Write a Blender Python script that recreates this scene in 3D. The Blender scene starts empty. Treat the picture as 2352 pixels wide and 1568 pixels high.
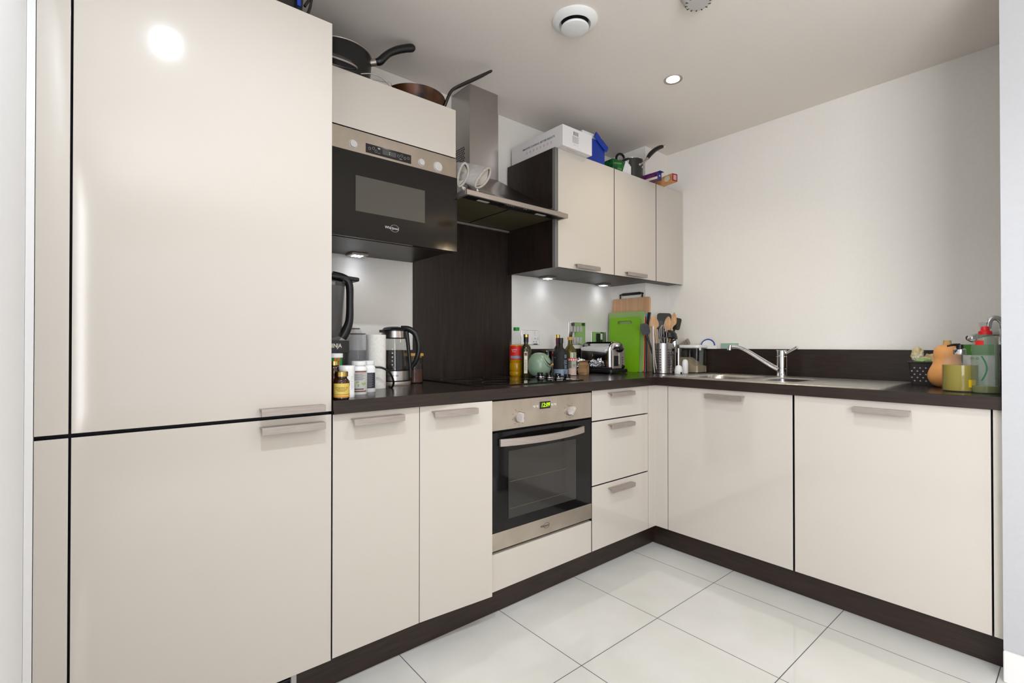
import bpy, math, random
from mathutils import Vector, Matrix, noise
random.seed(4)
S = bpy.context.scene
COL = S.collection
PI = math.pi
# ------------------------------------------------------------------ camera
cam = bpy.data.cameras.new('camera'); camo = bpy.data.objects.new('camera', cam); COL.objects.link(camo)
cam.sensor_width = 36.0; cam.lens = 1119.67/2352*36.0; cam.clip_start = 0.02
camo.location = (-2.2295, -1.487, 1.066)
camo.rotation_euler = (PI/2+0.00673, 0, -0.69682)
S.camera = camo
# ------------------------------------------------------------------ world, exposure
wd = bpy.data.worlds.new('world'); S.world = wd; wd.use_nodes = True
wd.node_tree.nodes['Background'].inputs[0].default_value = (0.75, 0.85, 1.0, 1)
wd.node_tree.nodes['Background'].inputs[1].default_value = 1.0
S.view_settings.view_transform = 'Standard'; S.view_settings.look = 'None'
S.view_settings.gamma = 1; S.view_settings.use_curve_mapping = False
S.view_settings.exposure = -0.05
# ------------------------------------------------------------------ large lights: daylight from the rear window, added fill from side and left
def area(name, loc, rot, sx, sy, power, col):
    l = bpy.data.lights.new(name, 'AREA'); l.shape = 'RECTANGLE'; l.size = sx; l.size_y = sy
    l.energy = power; l.color = col
    o = bpy.data.objects.new(name, l); o.location = loc; o.rotation_euler = rot; COL.objects.link(o); return o
area('daylight_rear_window', (-0.9, -4.95, 1.25), (PI/2, 0, 0), 2.6, 1.7, 3, (0.96, 0.97, 1.0))
area('fill_light_side', (2.95, -3.2, 1.3), (PI/2, 0, PI/2), 1.6, 1.5, 30, (0.95, 0.965, 1.0))  # added lateral fill that brightens the left wall

area('fill_light_left', (-2.34, -2.7, 1.3), (PI/2, 0, -PI/2), 1.4, 1.5, 64, (0.95, 0.965, 1.0))  # invented source, lights the sink doors and right wall from the left

# ------------------------------------------------------------------ materials
def lin(c):
    return tuple(((x/255)/12.92 if x/255 <= .04045 else ((x/255+.055)/1.055)**2.4) for x in c)
def mat(name, rgb, rough=.5, metal=0, spec=.5, trans=0, ior=1.45, coat=0, emit=None, es=0, alpha=1):
    m = bpy.data.materials.new(name); m.use_nodes = True
    b = m.node_tree.nodes['Principled BSDF']
    b.inputs['Base Color'].default_value = (*lin(rgb), 1)
    b.inputs['Roughness'].default_value = rough; b.inputs['Metallic'].default_value = metal
    b.inputs['Specular IOR Level'].default_value = spec; b.inputs['IOR'].default_value = ior
    b.inputs['Transmission Weight'].default_value = trans; b.inputs['Coat Weight'].default_value = coat
    b.inputs['Coat Roughness'].default_value = .05; b.inputs['Alpha'].default_value = alpha
    if emit: b.inputs['Emission Color'].default_value = (*lin(emit), 1); b.inputs['Emission Strength'].default_value = es
    return m
def noisy(name, rgb1, rgb2, scale=(1, 1, 1), rough=.4, metal=0, nscale=8, bump=0, detail=6, spec=.5, rr=0, lo=.35, hi=.65):
    m = mat(name, rgb1, rough, metal, spec); nt = m.node_tree; b = nt.nodes['Principled BSDF']
    tc = nt.nodes.new('ShaderNodeTexCoord'); mp = nt.nodes.new('ShaderNodeMapping'); mp.inputs['Scale'].default_value = scale
    n = nt.nodes.new('ShaderNodeTexNoise'); n.inputs['Scale'].default_value = nscale; n.inputs['Detail'].default_value = detail
    r = nt.nodes.new('ShaderNodeValToRGB'); r.color_ramp.elements[0].color = (*lin(rgb1), 1); r.color_ramp.elements[1].color = (*lin(rgb2), 1)
    r.color_ramp.elements[0].position = lo; r.color_ramp.elements[1].position = hi
    L = nt.links.new
    L(tc.outputs['Object'], mp.inputs['Vector']); L(mp.outputs['Vector'], n.inputs['Vector']); L(n.outputs['Fac'], r.inputs['Fac']); L(r.outputs['Color'], b.inputs['Base Color'])
    if bump:
        bp = nt.nodes.new('ShaderNodeBump'); bp.inputs['Strength'].default_value = bump; bp.inputs['Distance'].default_value = .002
        L(n.outputs['Fac'], bp.inputs['Height']); L(bp.outputs['Normal'], b.inputs['Normal'])
    if rr:
        mr = nt.nodes.new('ShaderNodeMapRange'); mr.inputs['To Min'].default_value = rough-rr; mr.inputs['To Max'].default_value = rough+rr
        L(n.outputs['Fac'], mr.inputs['Value']); L(mr.outputs['Result'], b.inputs['Roughness'])
    return m
M = {}
M['paint'] = noisy('wall_paint', (233, 229, 222), (235, 231, 224), rough=.75, nscale=90, bump=.12, spec=.25)
M['paint_dimmed'] = noisy('wall_paint_dimmed', (184, 184, 186), (186, 186, 188), rough=.7, nscale=90, bump=.12, spec=.25)  # wall paint darkened in colour to offset excess light on the wall end
M['paint_left'] = noisy('wall_left_paint', (240, 240, 241), (242, 242, 243), rough=.7, nscale=90, bump=.12, spec=.25)
M['ceil'] = noisy('ceiling_paint', (233, 225, 217), (235, 227, 219), rough=.8, nscale=90, bump=.1, spec=.2)
M['white_trim'] = mat('white_trim', (232, 230, 228), .35)
M['cream'] = mat('cream_gloss_laminate', (200, 192, 182), .065, spec=.5, ior=1.62)
M['edge'] = mat('dark_edge_band', (40, 38, 50), .5)
M['gap'] = mat('dark_carcass', (22, 20, 28), .6)
M['carc'] = mat('grey_edge', (110, 108, 106), .5)
M['wenge'] = noisy('dark_wood_laminate', (26, 17, 14), (42, 30, 25), scale=(1, 1, .06), rough=.38, nscale=120, rr=.05, bump=.05)
M['wengeh'] = noisy('dark_wood_horizontal', (32, 23, 19), (45, 33, 27), scale=(.06, .06, 1), rough=.34, nscale=140, rr=.06, bump=.04)
M['wengetop'] = noisy('dark_worktop', (30, 24, 22), (42, 34, 30), scale=(.12, 1, 1), rough=.22, nscale=90, rr=.06, bump=.03)
M['plinth'] = noisy('dark_plinth', (38, 28, 23), (52, 38, 31), scale=(.06, .06, 1), rough=.42, nscale=120)
M['satin'] = noisy('satin_nickel', (170, 160, 153), (180, 170, 163), scale=(.1, .1, 1), rough=.42, metal=.75, nscale=200)
M['steel'] = noisy('brushed_steel', (174, 169, 167), (176, 171, 169), rough=.27, metal=1, nscale=6)
M['steelmw'] = noisy('marked_panel_steel', (172, 163, 152), (162, 152, 140), rough=.3, metal=.95, nscale=9, rr=.04, detail=9)
M['hoodsteel'] = noisy('hood_steel', (150, 145, 137), (158, 153, 145), rough=.17, metal=1, nscale=6)
M['steelh'] = noisy('brushed_steel_marked', (200, 190, 177), (186, 175, 161), scale=(1, 1, 1), rough=.32, metal=.95, nscale=9, rr=.05, detail=9)
M['sinksteel'] = noisy('sink_steel', (196, 193, 187), (206, 203, 198), rough=.33, metal=1, nscale=60, rr=.05)
M['chrome'] = mat('chrome', (225, 225, 228), .06, 1)
M['darkchrome'] = mat('dark_metal', (70, 68, 66), .3, 1)
M['black'] = mat('black_plastic', (20, 20, 21), .35)
M['blackgloss'] = mat('black_gloss', (10, 10, 11), .06, spec=.6)
M['blackmatt'] = mat('black_matt', (26, 25, 25), .7)
M['hobglass'] = mat('hob_glass', (8, 8, 9), .04, spec=.6)
M['ovenglass'] = mat('oven_glass', (16, 15, 15), .05, spec=.4)
M['ovenwin'] = mat('oven_window', (56, 54, 51), .07, spec=.4)
M['mwglass'] = mat('microwave_glass', (16, 14, 12), .07, spec=.35)
M['mwwin'] = mat('microwave_window', (76, 72, 66), .12, spec=.35)
M['white'] = mat('white_plastic', (232, 232, 230), .35)
M['greyish'] = mat('pale_grey_plastic', (190, 186, 182), .45)
M['glass'] = mat('clear_glass', (245, 248, 248), .02, trans=1, ior=1.3)
M['thin'] = mat('clear_plastic', (170, 172, 170), .04, trans=.0, alpha=.11)
M['tglass'] = mat('drinking_glass', (238, 239, 238), .01, trans=1, ior=1.33)
M['cuptint'] = mat('grey_tinted_plastic', (205, 203, 202), .01, trans=1, ior=1.18)
M['cupclear'] = mat('smoky_clear_plastic', (176, 175, 178), .04, alpha=.12)
M['smoke'] = mat('smoked_plastic', (88, 86, 86), .08, alpha=.45)
M['led'] = mat('led_emitter', (255, 255, 255), emit=(225, 235, 255), es=14)
M['lamp'] = mat('lamp_emitter', (255, 255, 255), emit=(250, 250, 255), es=30)
M['warmlamp'] = mat('warm_bulb', (255, 255, 255), emit=(255, 205, 130), es=9)
M['gold'] = mat('gold_metal', (205, 170, 95), .25, 1)
M['green'] = mat('lime_plastic', (120, 176, 22), .4)
M['palegreen'] = mat('pale_green_plastic', (142, 172, 100), .45)
M['red'] = mat('red_plastic', (200, 28, 34), .4)
M['yellow'] = mat('yellow_plastic', (206, 200, 96), .45)
M['blue'] = mat('pale_blue_plastic', (120, 178, 205), .45)
M['royal'] = mat('royal_blue_plastic', (16, 52, 150), .45)
M['wood'] = noisy('beech_wood', (188, 144, 106), (206, 164, 126), scale=(6, 12, .35), rough=.5, nscale=6)
M['wood2'] = noisy('spoon_wood', (176, 136, 98), (198, 160, 120), scale=(3, 3, .5), rough=.6, nscale=20)
M['bamboo'] = mat('bamboo_lid', (200, 155, 85), .5)
M['sage'] = mat('sage_ceramic', (126, 146, 124), .28)
M['amber'] = mat('amber_glass', (48, 22, 8), .08, spec=.7)
M['oilbottle'] = mat('dark_oil_glass', (42, 38, 8), .08, spec=.7)
M['oliveglass'] = mat('olive_glass', (78, 72, 14), .08, spec=.7, alpha=.9)
M['oil'] = mat('cooking_oil', (190, 140, 12), .08, alpha=.8)
M['cream_label'] = mat('cream_label', (214, 206, 184), .6)
M['yellow_label'] = mat('gold_label', (206, 178, 84), .45)
M['orange'] = mat('orange_print', (232, 86, 24), .5)
M['labelred'] = mat('red_label', (204, 30, 26), .5)
M['labelgreen'] = mat('green_label', (22, 130, 50), .5)
M['darklabel'] = mat('dark_label', (44, 44, 56), .5)
M['bluegrey'] = mat('blue_grey_label', (128, 142, 160), .5)
M['ink'] = mat('black_ink', (26, 26, 28), .6)
M['ringink'] = mat('hob_ring_print', (62, 62, 62), .3)
M['greyink'] = mat('grey_ink', (150, 148, 146), .6)
M['brownink'] = mat('brown_print', (120, 68, 52), .6)
M['pinkink'] = mat('pink_ink', (206, 150, 146), .6)
M['silverink'] = mat('silver_ink', (205, 205, 205), .4)
M['paper'] = noisy('paper_towel', (222, 219, 211), (232, 229, 222), rough=.9, nscale=110, bump=.45)
M['kraft'] = noisy('kraft_paper', (140, 108, 72), (160, 126, 88), rough=.8, nscale=14)
M['foil'] = mat('aluminium_foil', (215, 215, 218), .22, 1)
M['rice'] = noisy('rice_grains', (206, 184, 148), (232, 214, 184), rough=.8, nscale=350, bump=.8)
M['coffee'] = noisy('brown_granules', (84, 46, 30), (120, 72, 48), rough=.8, nscale=250)
M['squash'] = noisy('squash_skin', (222, 150, 84), (230, 164, 98), rough=.5, nscale=7, lo=.3, hi=.7)
M['squashstem'] = noisy('squash_stem', (176, 140, 84), (196, 160, 104), rough=.8, nscale=40)
M['fabric'] = noisy('grey_quilted_fabric', (166, 160, 154), (182, 176, 170), rough=.95, nscale=60, bump=.5)
M['lining'] = noisy('pale_lining_fabric', (208, 200, 188), (220, 212, 200), rough=.95, nscale=60, bump=.5)
M['iron'] = noisy('seasoned_brown_steel', (26, 15, 10), (88, 50, 24), rough=.33, metal=.4, nscale=16)
M['nonstick'] = mat('non_stick_black', (34, 33, 32), .28, .3)
M['anod'] = mat('grey_anodised', (58, 57, 54), .38, .5)
M['soap'] = mat('yellow_green_soap', (150, 134, 6), .08, alpha=.9)
M['soapdark'] = mat('olive_soap', (128, 118, 8), .1, alpha=.9)
M['plasticgreen'] = mat('tinted_green_plastic', (130, 150, 128), .12, alpha=.34)
M['darkgreenprint'] = mat('dark_green_print', (20, 104, 60), .5)
M['boxgreen'] = mat('bright_green_print', (60, 128, 28), .5)
M['basket'] = mat('brown_black_plastic', (28, 22, 21), .5)
M['bag'] = noisy('translucent_bag', (176, 154, 92), (222, 214, 190), rough=.35, nscale=30, bump=.5)
M['mint'] = mat('mint_card', (150, 180, 165), .7)
M['card'] = mat('white_card', (222, 219, 218), .6)
M['purple'] = noisy('purple_print', (52, 24, 76), (120, 50, 100), rough=.5, nscale=40)
M['navy'] = mat('navy_print', (32, 44, 120), .5)
M['orangecard'] = noisy('orange_print_card', (200, 130, 62), (222, 168, 116), rough=.5, nscale=18)
M['maroon'] = mat('maroon_card', (126, 26, 56), .5)
M['greenprint'] = noisy('green_print_card', (6, 60, 28), (20, 110, 44), rough=.5, nscale=50)
M['pink'] = noisy('pink_salt', (222, 186, 168), (236, 208, 192), rough=.8, nscale=120)
M['filter'] = noisy('mesh_filter', (120, 112, 82), (134, 126, 96), rough=.4, metal=.7, nscale=300)
M['greendigit'] = mat('green_digits', (170, 230, 0), emit=(170, 235, 0), es=1.2)
M['dimdisplay'] = mat('dim_display', (70, 70, 70), .4)
M['glow'] = mat('tiny_dot', (150, 220, 40), emit=(160, 220, 40), es=.8)
M['winglass'] = mat('window_pane', (240, 245, 248), .02, alpha=.12)
# floor tiles
def tile_mat():
    m = noisy('polished_floor_tile', (202, 201, 194), (218, 217, 213), rough=.07, nscale=2.6, detail=9, spec=.7, lo=.3, hi=.7)
    nt = m.node_tree; b = nt.nodes['Principled BSDF']; L = nt.links.new
    ramp = [n for n in nt.nodes if n.type == 'VALTORGB'][0]
    g = nt.nodes.new('ShaderNodeNewGeometry'); sp = nt.nodes.new('ShaderNodeSeparateXYZ'); L(g.outputs['Position'], sp.inputs[0])
    outs = []
    for ax, off, pit in (('X', -.1305, .4385), ('Y', -.387, .4475)):
        a = nt.nodes.new('ShaderNodeMath'); a.operation = 'SUBTRACT'; a.inputs[1].default_value = off; L(sp.outputs[ax], a.inputs[0])
        d = nt.nodes.new('ShaderNodeMath'); d.operation = 'DIVIDE'; d.inputs[1].default_value = pit; L(a.outputs[0], d.inputs[0])
        q = nt.nodes.new('ShaderNodeMath'); q.operation = 'PINGPONG'; q.inputs[1].default_value = .5; L(d.outputs[0], q.inputs[0])
        c = nt.nodes.new('ShaderNodeMath'); c.operation = 'LESS_THAN'; c.inputs[1].default_value = .0032; L(q.outputs[0], c.inputs[0])
        outs.append(c)
    mx = nt.nodes.new('ShaderNodeMath'); mx.operation = 'MAXIMUM'; L(outs[0].outputs[0], mx.inputs[0]); L(outs[1].outputs[0], mx.inputs[1])
    mix = nt.nodes.new('ShaderNodeMix'); mix.data_type = 'RGBA'; L(mx.outputs[0], mix.inputs['Factor']); L(ramp.outputs['Color'], mix.inputs['A'])
    mix.inputs['B'].default_value = (*lin((84, 80, 88)), 1); L(mix.outputs['Result'], b.inputs['Base Color'])
    r2 = nt.nodes.new('ShaderNodeMapRange'); r2.inputs['To Min'].default_value = .07; r2.inputs['To Max'].default_value = .8
    L(mx.outputs[0], r2.inputs['Value']); L(r2.outputs['Result'], b.inputs['Roughness'])
    return m
M['tile'] = tile_mat()

# ------------------------------------------------------------------ mesh helpers
def spline(P, k=4):          # Catmull-Rom through the points
    out = []; n = len(P)
    for i in range(n-1):
        a, b, c, d = P[max(i-1, 0)], P[i], P[i+1], P[min(i+2, n-1)]
        for j in range(k):
            t = j/k; out.append(tuple(.5*(2*b[m]+(c[m]-a[m])*t+(2*a[m]-5*b[m]+4*c[m]-d[m])*t*t+(3*b[m]-a[m]-3*c[m]+d[m])*t**3) for m in range(len(b))))
    out.append(tuple(P[-1])); return out
def sp(prof, k=4): return [(max(0, r), z) for r, z in spline(prof, k)]
class MB:
    def __init__(s, T=None): s.v = []; s.f = []; s.T = T or Matrix.Identity(4)
    def add(s, vs, fs, T=None):
        k = len(s.v); A = s.T @ T if T else s.T
        s.v += [tuple(A @ Vector(p)) for p in vs]; s.f += [tuple(i+k for i in f) for f in fs]; return s
    def box(s, x0, x1, y0, y1, z0, z1, T=None):
        x0, x1 = sorted((x0, x1)); y0, y1 = sorted((y0, y1)); z0, z1 = sorted((z0, z1))
        return s.add([(x0, y0, z0), (x1, y0, z0), (x1, y1, z0), (x0, y1, z0), (x0, y0, z1), (x1, y0, z1), (x1, y1, z1), (x0, y1, z1)],
                     [(0, 3, 2, 1), (4, 5, 6, 7), (0, 1, 5, 4), (1, 2, 6, 5), (2, 3, 7, 6), (3, 0, 4, 7)], T)
    def lathe(s, prof, n=32, T=None, cx=0, cy=0, sx=1, sy=1):
        vs = []; fs = []; rings = []
        for r, z in prof:
            if r < 1e-6: rings.append([len(vs)]); vs.append((cx, cy, z))
            else:
                rings.append(list(range(len(vs), len(vs)+n)))
                vs += [(cx+sx*r*math.cos(2*PI*i/n), cy+sy*r*math.sin(2*PI*i/n), z) for i in range(n)]
        for a, b in zip(rings, rings[1:]):
            if len(a) == 1 and len(b) == 1: continue
            for i in range(n):
                j = (i+1) % n
                if len(a) == 1: fs.append((a[0], b[j], b[i]))
                elif len(b) == 1: fs.append((a[i], a[j], b[0]))
                else: fs.append((a[i], a[j], b[j], b[i]))
        return s.add(vs, fs, T)
    def cyl(s, r, z0, z1, n=32, T=None, cx=0, cy=0): return s.lathe([(0, z0), (r, z0), (r, z1), (0, z1)], n, T, cx, cy)
    def tube(s, pts, r, n=10, T=None, flat=1.0, up=None, sm=True):
        if sm and len(pts) > 2:
            rr_ = r if isinstance(r, (list, tuple)) else [r]*len(pts)
            q = spline([(*p, w) for p, w in zip(pts, rr_)], 4); pts = [p[:3] for p in q]; r = [p[3] for p in q]
        P = [Vector(p) for p in pts]; R = r if isinstance(r, (list, tuple)) else [r]*len(P); vs = []; fs = []; prev = None
        for i, p in enumerate(P):
            d = (P[min(i+1, len(P)-1)]-P[max(i-1, 0)]).normalized()
            ref = Vector(up) if up else (prev if prev is not None else (Vector((0, 0, 1)) if abs(d.z) < .9 else Vector((1, 0, 0))))
            a = (ref-d*ref.dot(d)).normalized(); prev = a; b = d.cross(a)
            vs += [tuple(p+R[i]*(a*math.cos(2*PI*k/n)*flat+b*math.sin(2*PI*k/n))) for k in range(n)]
        for i in range(len(P)-1):
            for k in range(n):
                j = (k+1) % n; fs.append((i*n+k, i*n+j, (i+1)*n+j, (i+1)*n+k))
        fs.append(tuple(range(n-1, -1, -1))); fs.append(tuple((len(P)-1)*n+k for k in range(n)))
        return s.add(vs, fs, T)
    def prism(s, poly, z0, z1, T=None):
        n = len(poly); vs = [(x, y, z0) for x, y in poly]+[(x, y, z1) for x, y in poly]
        return s.add(vs, [tuple(range(n-1, -1, -1)), tuple(range(n, 2*n))]+[(i, (i+1) % n, n+(i+1) % n, n+i) for i in range(n)], T)
    def sphere(s, r, c=(0, 0, 0), n=20, m=12, sc=(1, 1, 1), T=None):
        pr = [(max(0, math.sin(PI*i/m))*r if 0 < i < m else 0, -math.cos(PI*i/m)*r) for i in range(m+1)]
        return s.lathe(pr, n, (T or Matrix.Identity(4)) @ Matrix.Translation(c) @ Matrix.Diagonal((*sc, 1)))
    def arcpatch(s, r, a0, a1, z0, z1, n=12):
        vs = []
        for i in range(n+1):
            a = a0+(a1-a0)*i/n; vs += [(r*math.cos(a), r*math.sin(a), z0), (r*math.cos(a), r*math.sin(a), z1)]
        return s.add(vs, [(2*i, 2*i+2, 2*i+3, 2*i+1) for i in range(n)])
    def build(s, name, m, parent=None, smooth=True, bevel=0, world=False, ang=35, seg=2, subd=0, solid=0):
        vs = s.v
        if world and parent is not None:
            l = parent.location; vs = [(x-l[0], y-l[1], z-l[2]) for x, y, z in vs]
        me = bpy.data.meshes.new(name); me.from_pydata(vs, [], s.f); me.update()
        mats = m if isinstance(m, list) else [m]
        for q in mats: me.materials.append(M[q] if isinstance(q, str) else q)
        if smooth:
            me.polygons.foreach_set('use_smooth', [True]*len(me.polygons)); me.set_sharp_from_angle(angle=math.radians(ang))
        o = bpy.data.objects.new(name, me); COL.objects.link(o)
        if parent is not None: o.parent = parent
        if bevel:
            b = o.modifiers.new('bevel', 'BEVEL'); b.width = bevel; b.segments = seg; b.limit_method = 'ANGLE'; b.angle_limit = .7; b.harden_normals = smooth
        if solid:
            b = o.modifiers.new('solid', 'SOLIDIFY'); b.thickness = solid; b.offset = 0
        if subd:
            b = o.modifiers.new('sub', 'SUBSURF'); b.levels = subd; b.render_levels = subd
        return o
def recenter(o):      # put the origin of a one-mesh thing at its base centre
    vs = o.data.vertices
    xs = [v.co.x for v in vs]; ys = [v.co.y for v in vs]; zs = [v.co.z for v in vs]
    c = Vector(((min(xs)+max(xs))/2, (min(ys)+max(ys))/2, min(zs)))
    for v in vs: v.co -= c
    o.location = c; return o
def tag(o, label, cat, group=None):
    o['label'] = label; o['category'] = cat
    if group: o['group'] = group
    return o
def thing(name, label, cat, loc=(0, 0, 0), rz=0, group=None):
    o = bpy.data.objects.new(name, None); o.empty_display_size = .05; COL.objects.link(o)
    o.location = loc; o.rotation_euler = (0, 0, rz); return tag(o, label, cat, group)
def struct(name, mb, m, **k):
    o = mb.build(name, m, **k); o['kind'] = 'structure'; return o
def Rz(a): return Matrix.Rotation(a, 4, 'Z')
def Rx(a): return Matrix.Rotation(a, 4, 'X')
def Ry(a): return Matrix.Rotation(a, 4, 'Y')
def Tr(x, y, z): return Matrix.Translation((x, y, z))
_tc = {}
def text_geo(s, size=1, shear=0, bold=0):
    k = (s, shear, bold)
    if k not in _tc:
        cu = bpy.data.curves.new('t', 'FONT'); cu.body = s; cu.size = 1; cu.align_x = 'CENTER'; cu.align_y = 'CENTER'; cu.shear = shear; cu.offset = bold; cu.resolution_u = 3
        ob = bpy.data.objects.new('t', cu); COL.objects.link(ob); bpy.context.view_layer.update()
        dg = bpy.context.evaluated_depsgraph_get(); me = bpy.data.meshes.new_from_object(ob.evaluated_get(dg))
        _tc[k] = ([tuple(v.co) for v in me.vertices], [tuple(p.vertices) for p in me.polygons])
        bpy.data.objects.remove(ob); bpy.data.curves.remove(cu); bpy.data.meshes.remove(me)
    v, f = _tc[k]; return [(x*size, y*size, 0) for x, y, z in v], f
def flat_text(mb, s, size, T, width=None, **k):          # text lies in its local xy plane, facing +z
    v, f = text_geo(s, size, **k)
    if width:
        w = max(p[0] for p in v)-min(p[0] for p in v); q = width/w; v = [(x*q, y, z) for x, y, z in v]
    mb.add(v, f, T)
def cyl_text(mb, s, size, r, a, z, width=None, vertical=False, **k):
    v, f = text_geo(s, size, **k)
    if vertical: v = [(-y, x, 0) for x, y, _ in v]
    if width:
        w = max(p[0] for p in v)-min(p[0] for p in v); v = [(x*width/w, y, 0) for x, y, _ in v]
    mb.add([(r*math.cos(a+x/r), r*math.sin(a+x/r), z+y) for x, y, _ in v], f)
CX, CY = -2.2295, -1.487
def facing(x, y): return math.atan2(CY-y, CX-x)
FRONT = Rx(PI/2)                 # xy plane -> faces -Y
W = .897                         # worktop height

# ------------------------------------------------------------------ the room
XL, XR, YB, ZC = -2.362, .637, .598, 2.323
struct('floor', MB().box(XL-.1, 3.1, -5.1, YB+.1, -.1, 0), 'tile', smooth=False)
struct('ceiling', MB().box(XL-.1, 3.1, -5.1, YB+.1, ZC, ZC+.1), 'ceil', smooth=False)
struct('wall_left', MB().box(XL-.1, XL, -1.95, YB, 0, ZC).box(XL-.1, XL, -5, -3.45, 0, ZC).box(XL-.1, XL, -3.45, -1.95, 0, .55).box(XL-.1, XL, -3.45, -1.95, 2.05, ZC), 'paint_left', smooth=False)
struct('wall_back', MB().box(XL-.1, XR+.1, YB, YB+.1, 0, ZC), 'paint', smooth=False)
struct('wall_right', MB().box(XR, XR+.1, -1.296, YB, 0, ZC), 'paint', smooth=False)
struct('wall_corner', MB().box(.391, XR, .331, YB, W, ZC), 'paint', smooth=False)
struct('wall_end', MB().box(-.03, XR+.1, -1.44, -1.296, 0, ZC), 'paint_dimmed', smooth=False)
struct('wall_beyond', MB().box(XR+.1, 3.0, -1.44, -1.34, 0, ZC), 'paint', smooth=False)
struct('wall_far', MB().box(3.0, 3.1, -5, -1.34, 0, .5).box(3.0, 3.1, -5, -1.34, 2.1, ZC).box(3.0, 3.1, -2.3, -1.34, .5, 2.1).box(3.0, 3.1, -5, -4.1, .5, 2.1), 'paint', smooth=False)
struct('wall_rear', MB().box(XL-.1, 3.1, -5.1, -5, 0, .35).box(XL-.1, 3.1, -5.1, -5, 2.15, ZC).box(XL-.1, -2.25, -5.1, -5, .35, 2.15).box(.45, 3.1, -5.1, -5, .35, 2.15), 'paint', smooth=False)
def window(name, T, w, h):
    mb = MB(T); t = .05
    mb.box(-w/2, w/2, -.03, .03, 0, t).box(-w/2, w/2, -.03, .03, h-t, h)
    for x in (-w/2, -t/2, w/2-t): mb.box(x, x+t, -.03, .03, t, h-t)
    o = struct(name, mb, 'white_trim', smooth=False)
    g = MB(T).box(-w/2+t, w/2-t, -.003, .003, t, h-t); gg = g.build('glass_pane', 'winglass', o, smooth=False)
window('window_1', Tr(-.9, -5.05, .35), 2.7, 1.8)
window('added_side_window', Tr(3.05, -3.2, .5) @ Rz(PI/2), 1.8, 1.6)  # unseen window added to go with the side fill light
window('added_left_window', Tr(-2.41, -2.7, .55) @ Rz(PI/2), 1.5, 1.5)  # unseen window made up to hold the left fill light
struct('baseboard_right', MB().prism([(-.045, -1.455), (XR, -1.455), (XR, -1.44), (-.03, -1.44), (-.03, -1.296), (-.045, -1.296)], 0, .098), 'white_trim', bevel=.004)
struct('baseboard_left', MB().box(XL, XL+.014, -5, -.002, 0, .098), 'white_trim', bevel=.003)
struct('trim_left', MB().box(XL+.0005, -2.3475, -.0, .03, 0, ZC), 'white_trim', smooth=False)

# ------------------------------------------------------------------ cabinet parts
def handle(parent, a, b, ztop, axis='x', face=0, drop=.0205, reach=.030):
    """L-shaped bar handle: thin top plate and a front lip; `face` is the door plane"""
    mb = MB(); lo, hi = sorted((a, b))
    if axis == 'x':
        mb.box(lo, hi, face-reach+.006, face+.001, ztop-.004, ztop).box(lo, hi, face-reach, face-reach+.006, ztop-drop, ztop)
    else:
        mb.box(face-reach+.006, face+.001, lo, hi, ztop-.004, ztop).box(face-reach, face-reach+.006, lo, hi, ztop-drop, ztop)
    return mb.build('handle', 'satin', parent, bevel=.0008, world=True)
def cab(label, x0, x1, y0, y1, z0, z1, name='base_cabinet', m='gap', group=None, cat='cabinet'):
    t = thing(name, label, cat, ((x0+x1)/2, (y0+y1)/2, z0), 0, group)
    MB().box(x0, x1, y0, y1, z0, z1).build('carcass', m, t, world=True, smooth=False); return t
class off:      # a door is a child at its thing; its handle is a sub-part of the door
    pass
def door(t, x0, x1, y0, y1, z0, z1, name='door', m="cream"):
    d = MB().box(x0, x1, y0, y1, z0, z1).build(name, [m, 'edge'], t, bevel=.0008, world=True)
    for p in d.data.polygons:
        if abs(p.normal.y) < .5: p.material_index = 1
    return d
def dhandle(t, d, *a, **k):
    h = handle(t, *a, **k); h.parent = d; return h     # d has no offset of its own, so the local frame is the same
G = .0022
# tall fridge housing
t = cab('tall cream gloss cabinet housing the fridge at the left end of the kitchen', -2.346, -1.6985, .021, YB-.002, .115, 2.045, 'tall_cabinet')
d = door(t, -2.288+G, -1.6985-.001, 0, .019, .8645, 2.045); dhandle(t, d, -1.899, -1.726, .889)
d = door(t, -2.288+G, -1.6985-.001, 0, .019, .112, .8555); dhandle(t, d, -1.898, -1.726, .838)
door(t, -2.3465, -2.288-G, 0, .019, .8645, 2.2, 'filler_panel'); door(t, -2.3465, -2.288-G, 0, .019, .112, .8555, 'filler_panel')
# base units
t = cab('narrow cream base cabinet beside the tall cabinet', -1.698, -1.3985, .021, YB-.022, .12, .853)
d = door(t, -1.6955, -1.3985-G/2, 0, .019, .115, .8535); dhandle(t, d, -1.639, -1.468, .8365)
t = cab('narrow cream base cabinet left of the oven with its door slightly ajar', -1.398, -1.096, .021, YB-.022, .12, .853)
piv = (-1.3975, .019)
mb = MB(Tr(*piv, 0) @ Rz(-.075) @ Tr(-piv[0], -piv[1], 0)).box(-1.3975+G/2, -1.0985, 0, .019, .115, .8535)
d = mb.build('door', ['cream', 'edge'], t, bevel=.0008, world=True)
for p in d.data.polygons:
    if abs(p.normal.y) < .5 and p.normal.x < .5: p.material_index = 1
mb = MB(Tr(*piv, 0) @ Rz(-.075) @ Tr(-piv[0], -piv[1], 0)); mb.box(-1.352, -1.177, -.024, .001, .8315, .8355).box(-1.352, -1.177, -.03, -.024, .815, .8355)
mb.build('handle', 'satin', d, bevel=.0008, world=False)
d.children[0].data.transform(Matrix.Translation(-Vector(t.location)))
t = thing('drawer_unit', 'cream three-drawer base unit between the oven and the corner', 'drawers', (-.286, .3, .12))
MB().box(-.507, -.065, .021, YB-.022, .12, .853).build('carcass', 'gap', t, world=True, smooth=False)
for z0, z1, hz in ((.7135, .8535, .8385), (.4155, .7085, .688), (.115, .4105, .387)):
    d = door(t, -.5055, -.0675, 0, .019, z0, z1, 'drawer_front'); dhandle(t, d, -.390, -.213, hz)
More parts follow.
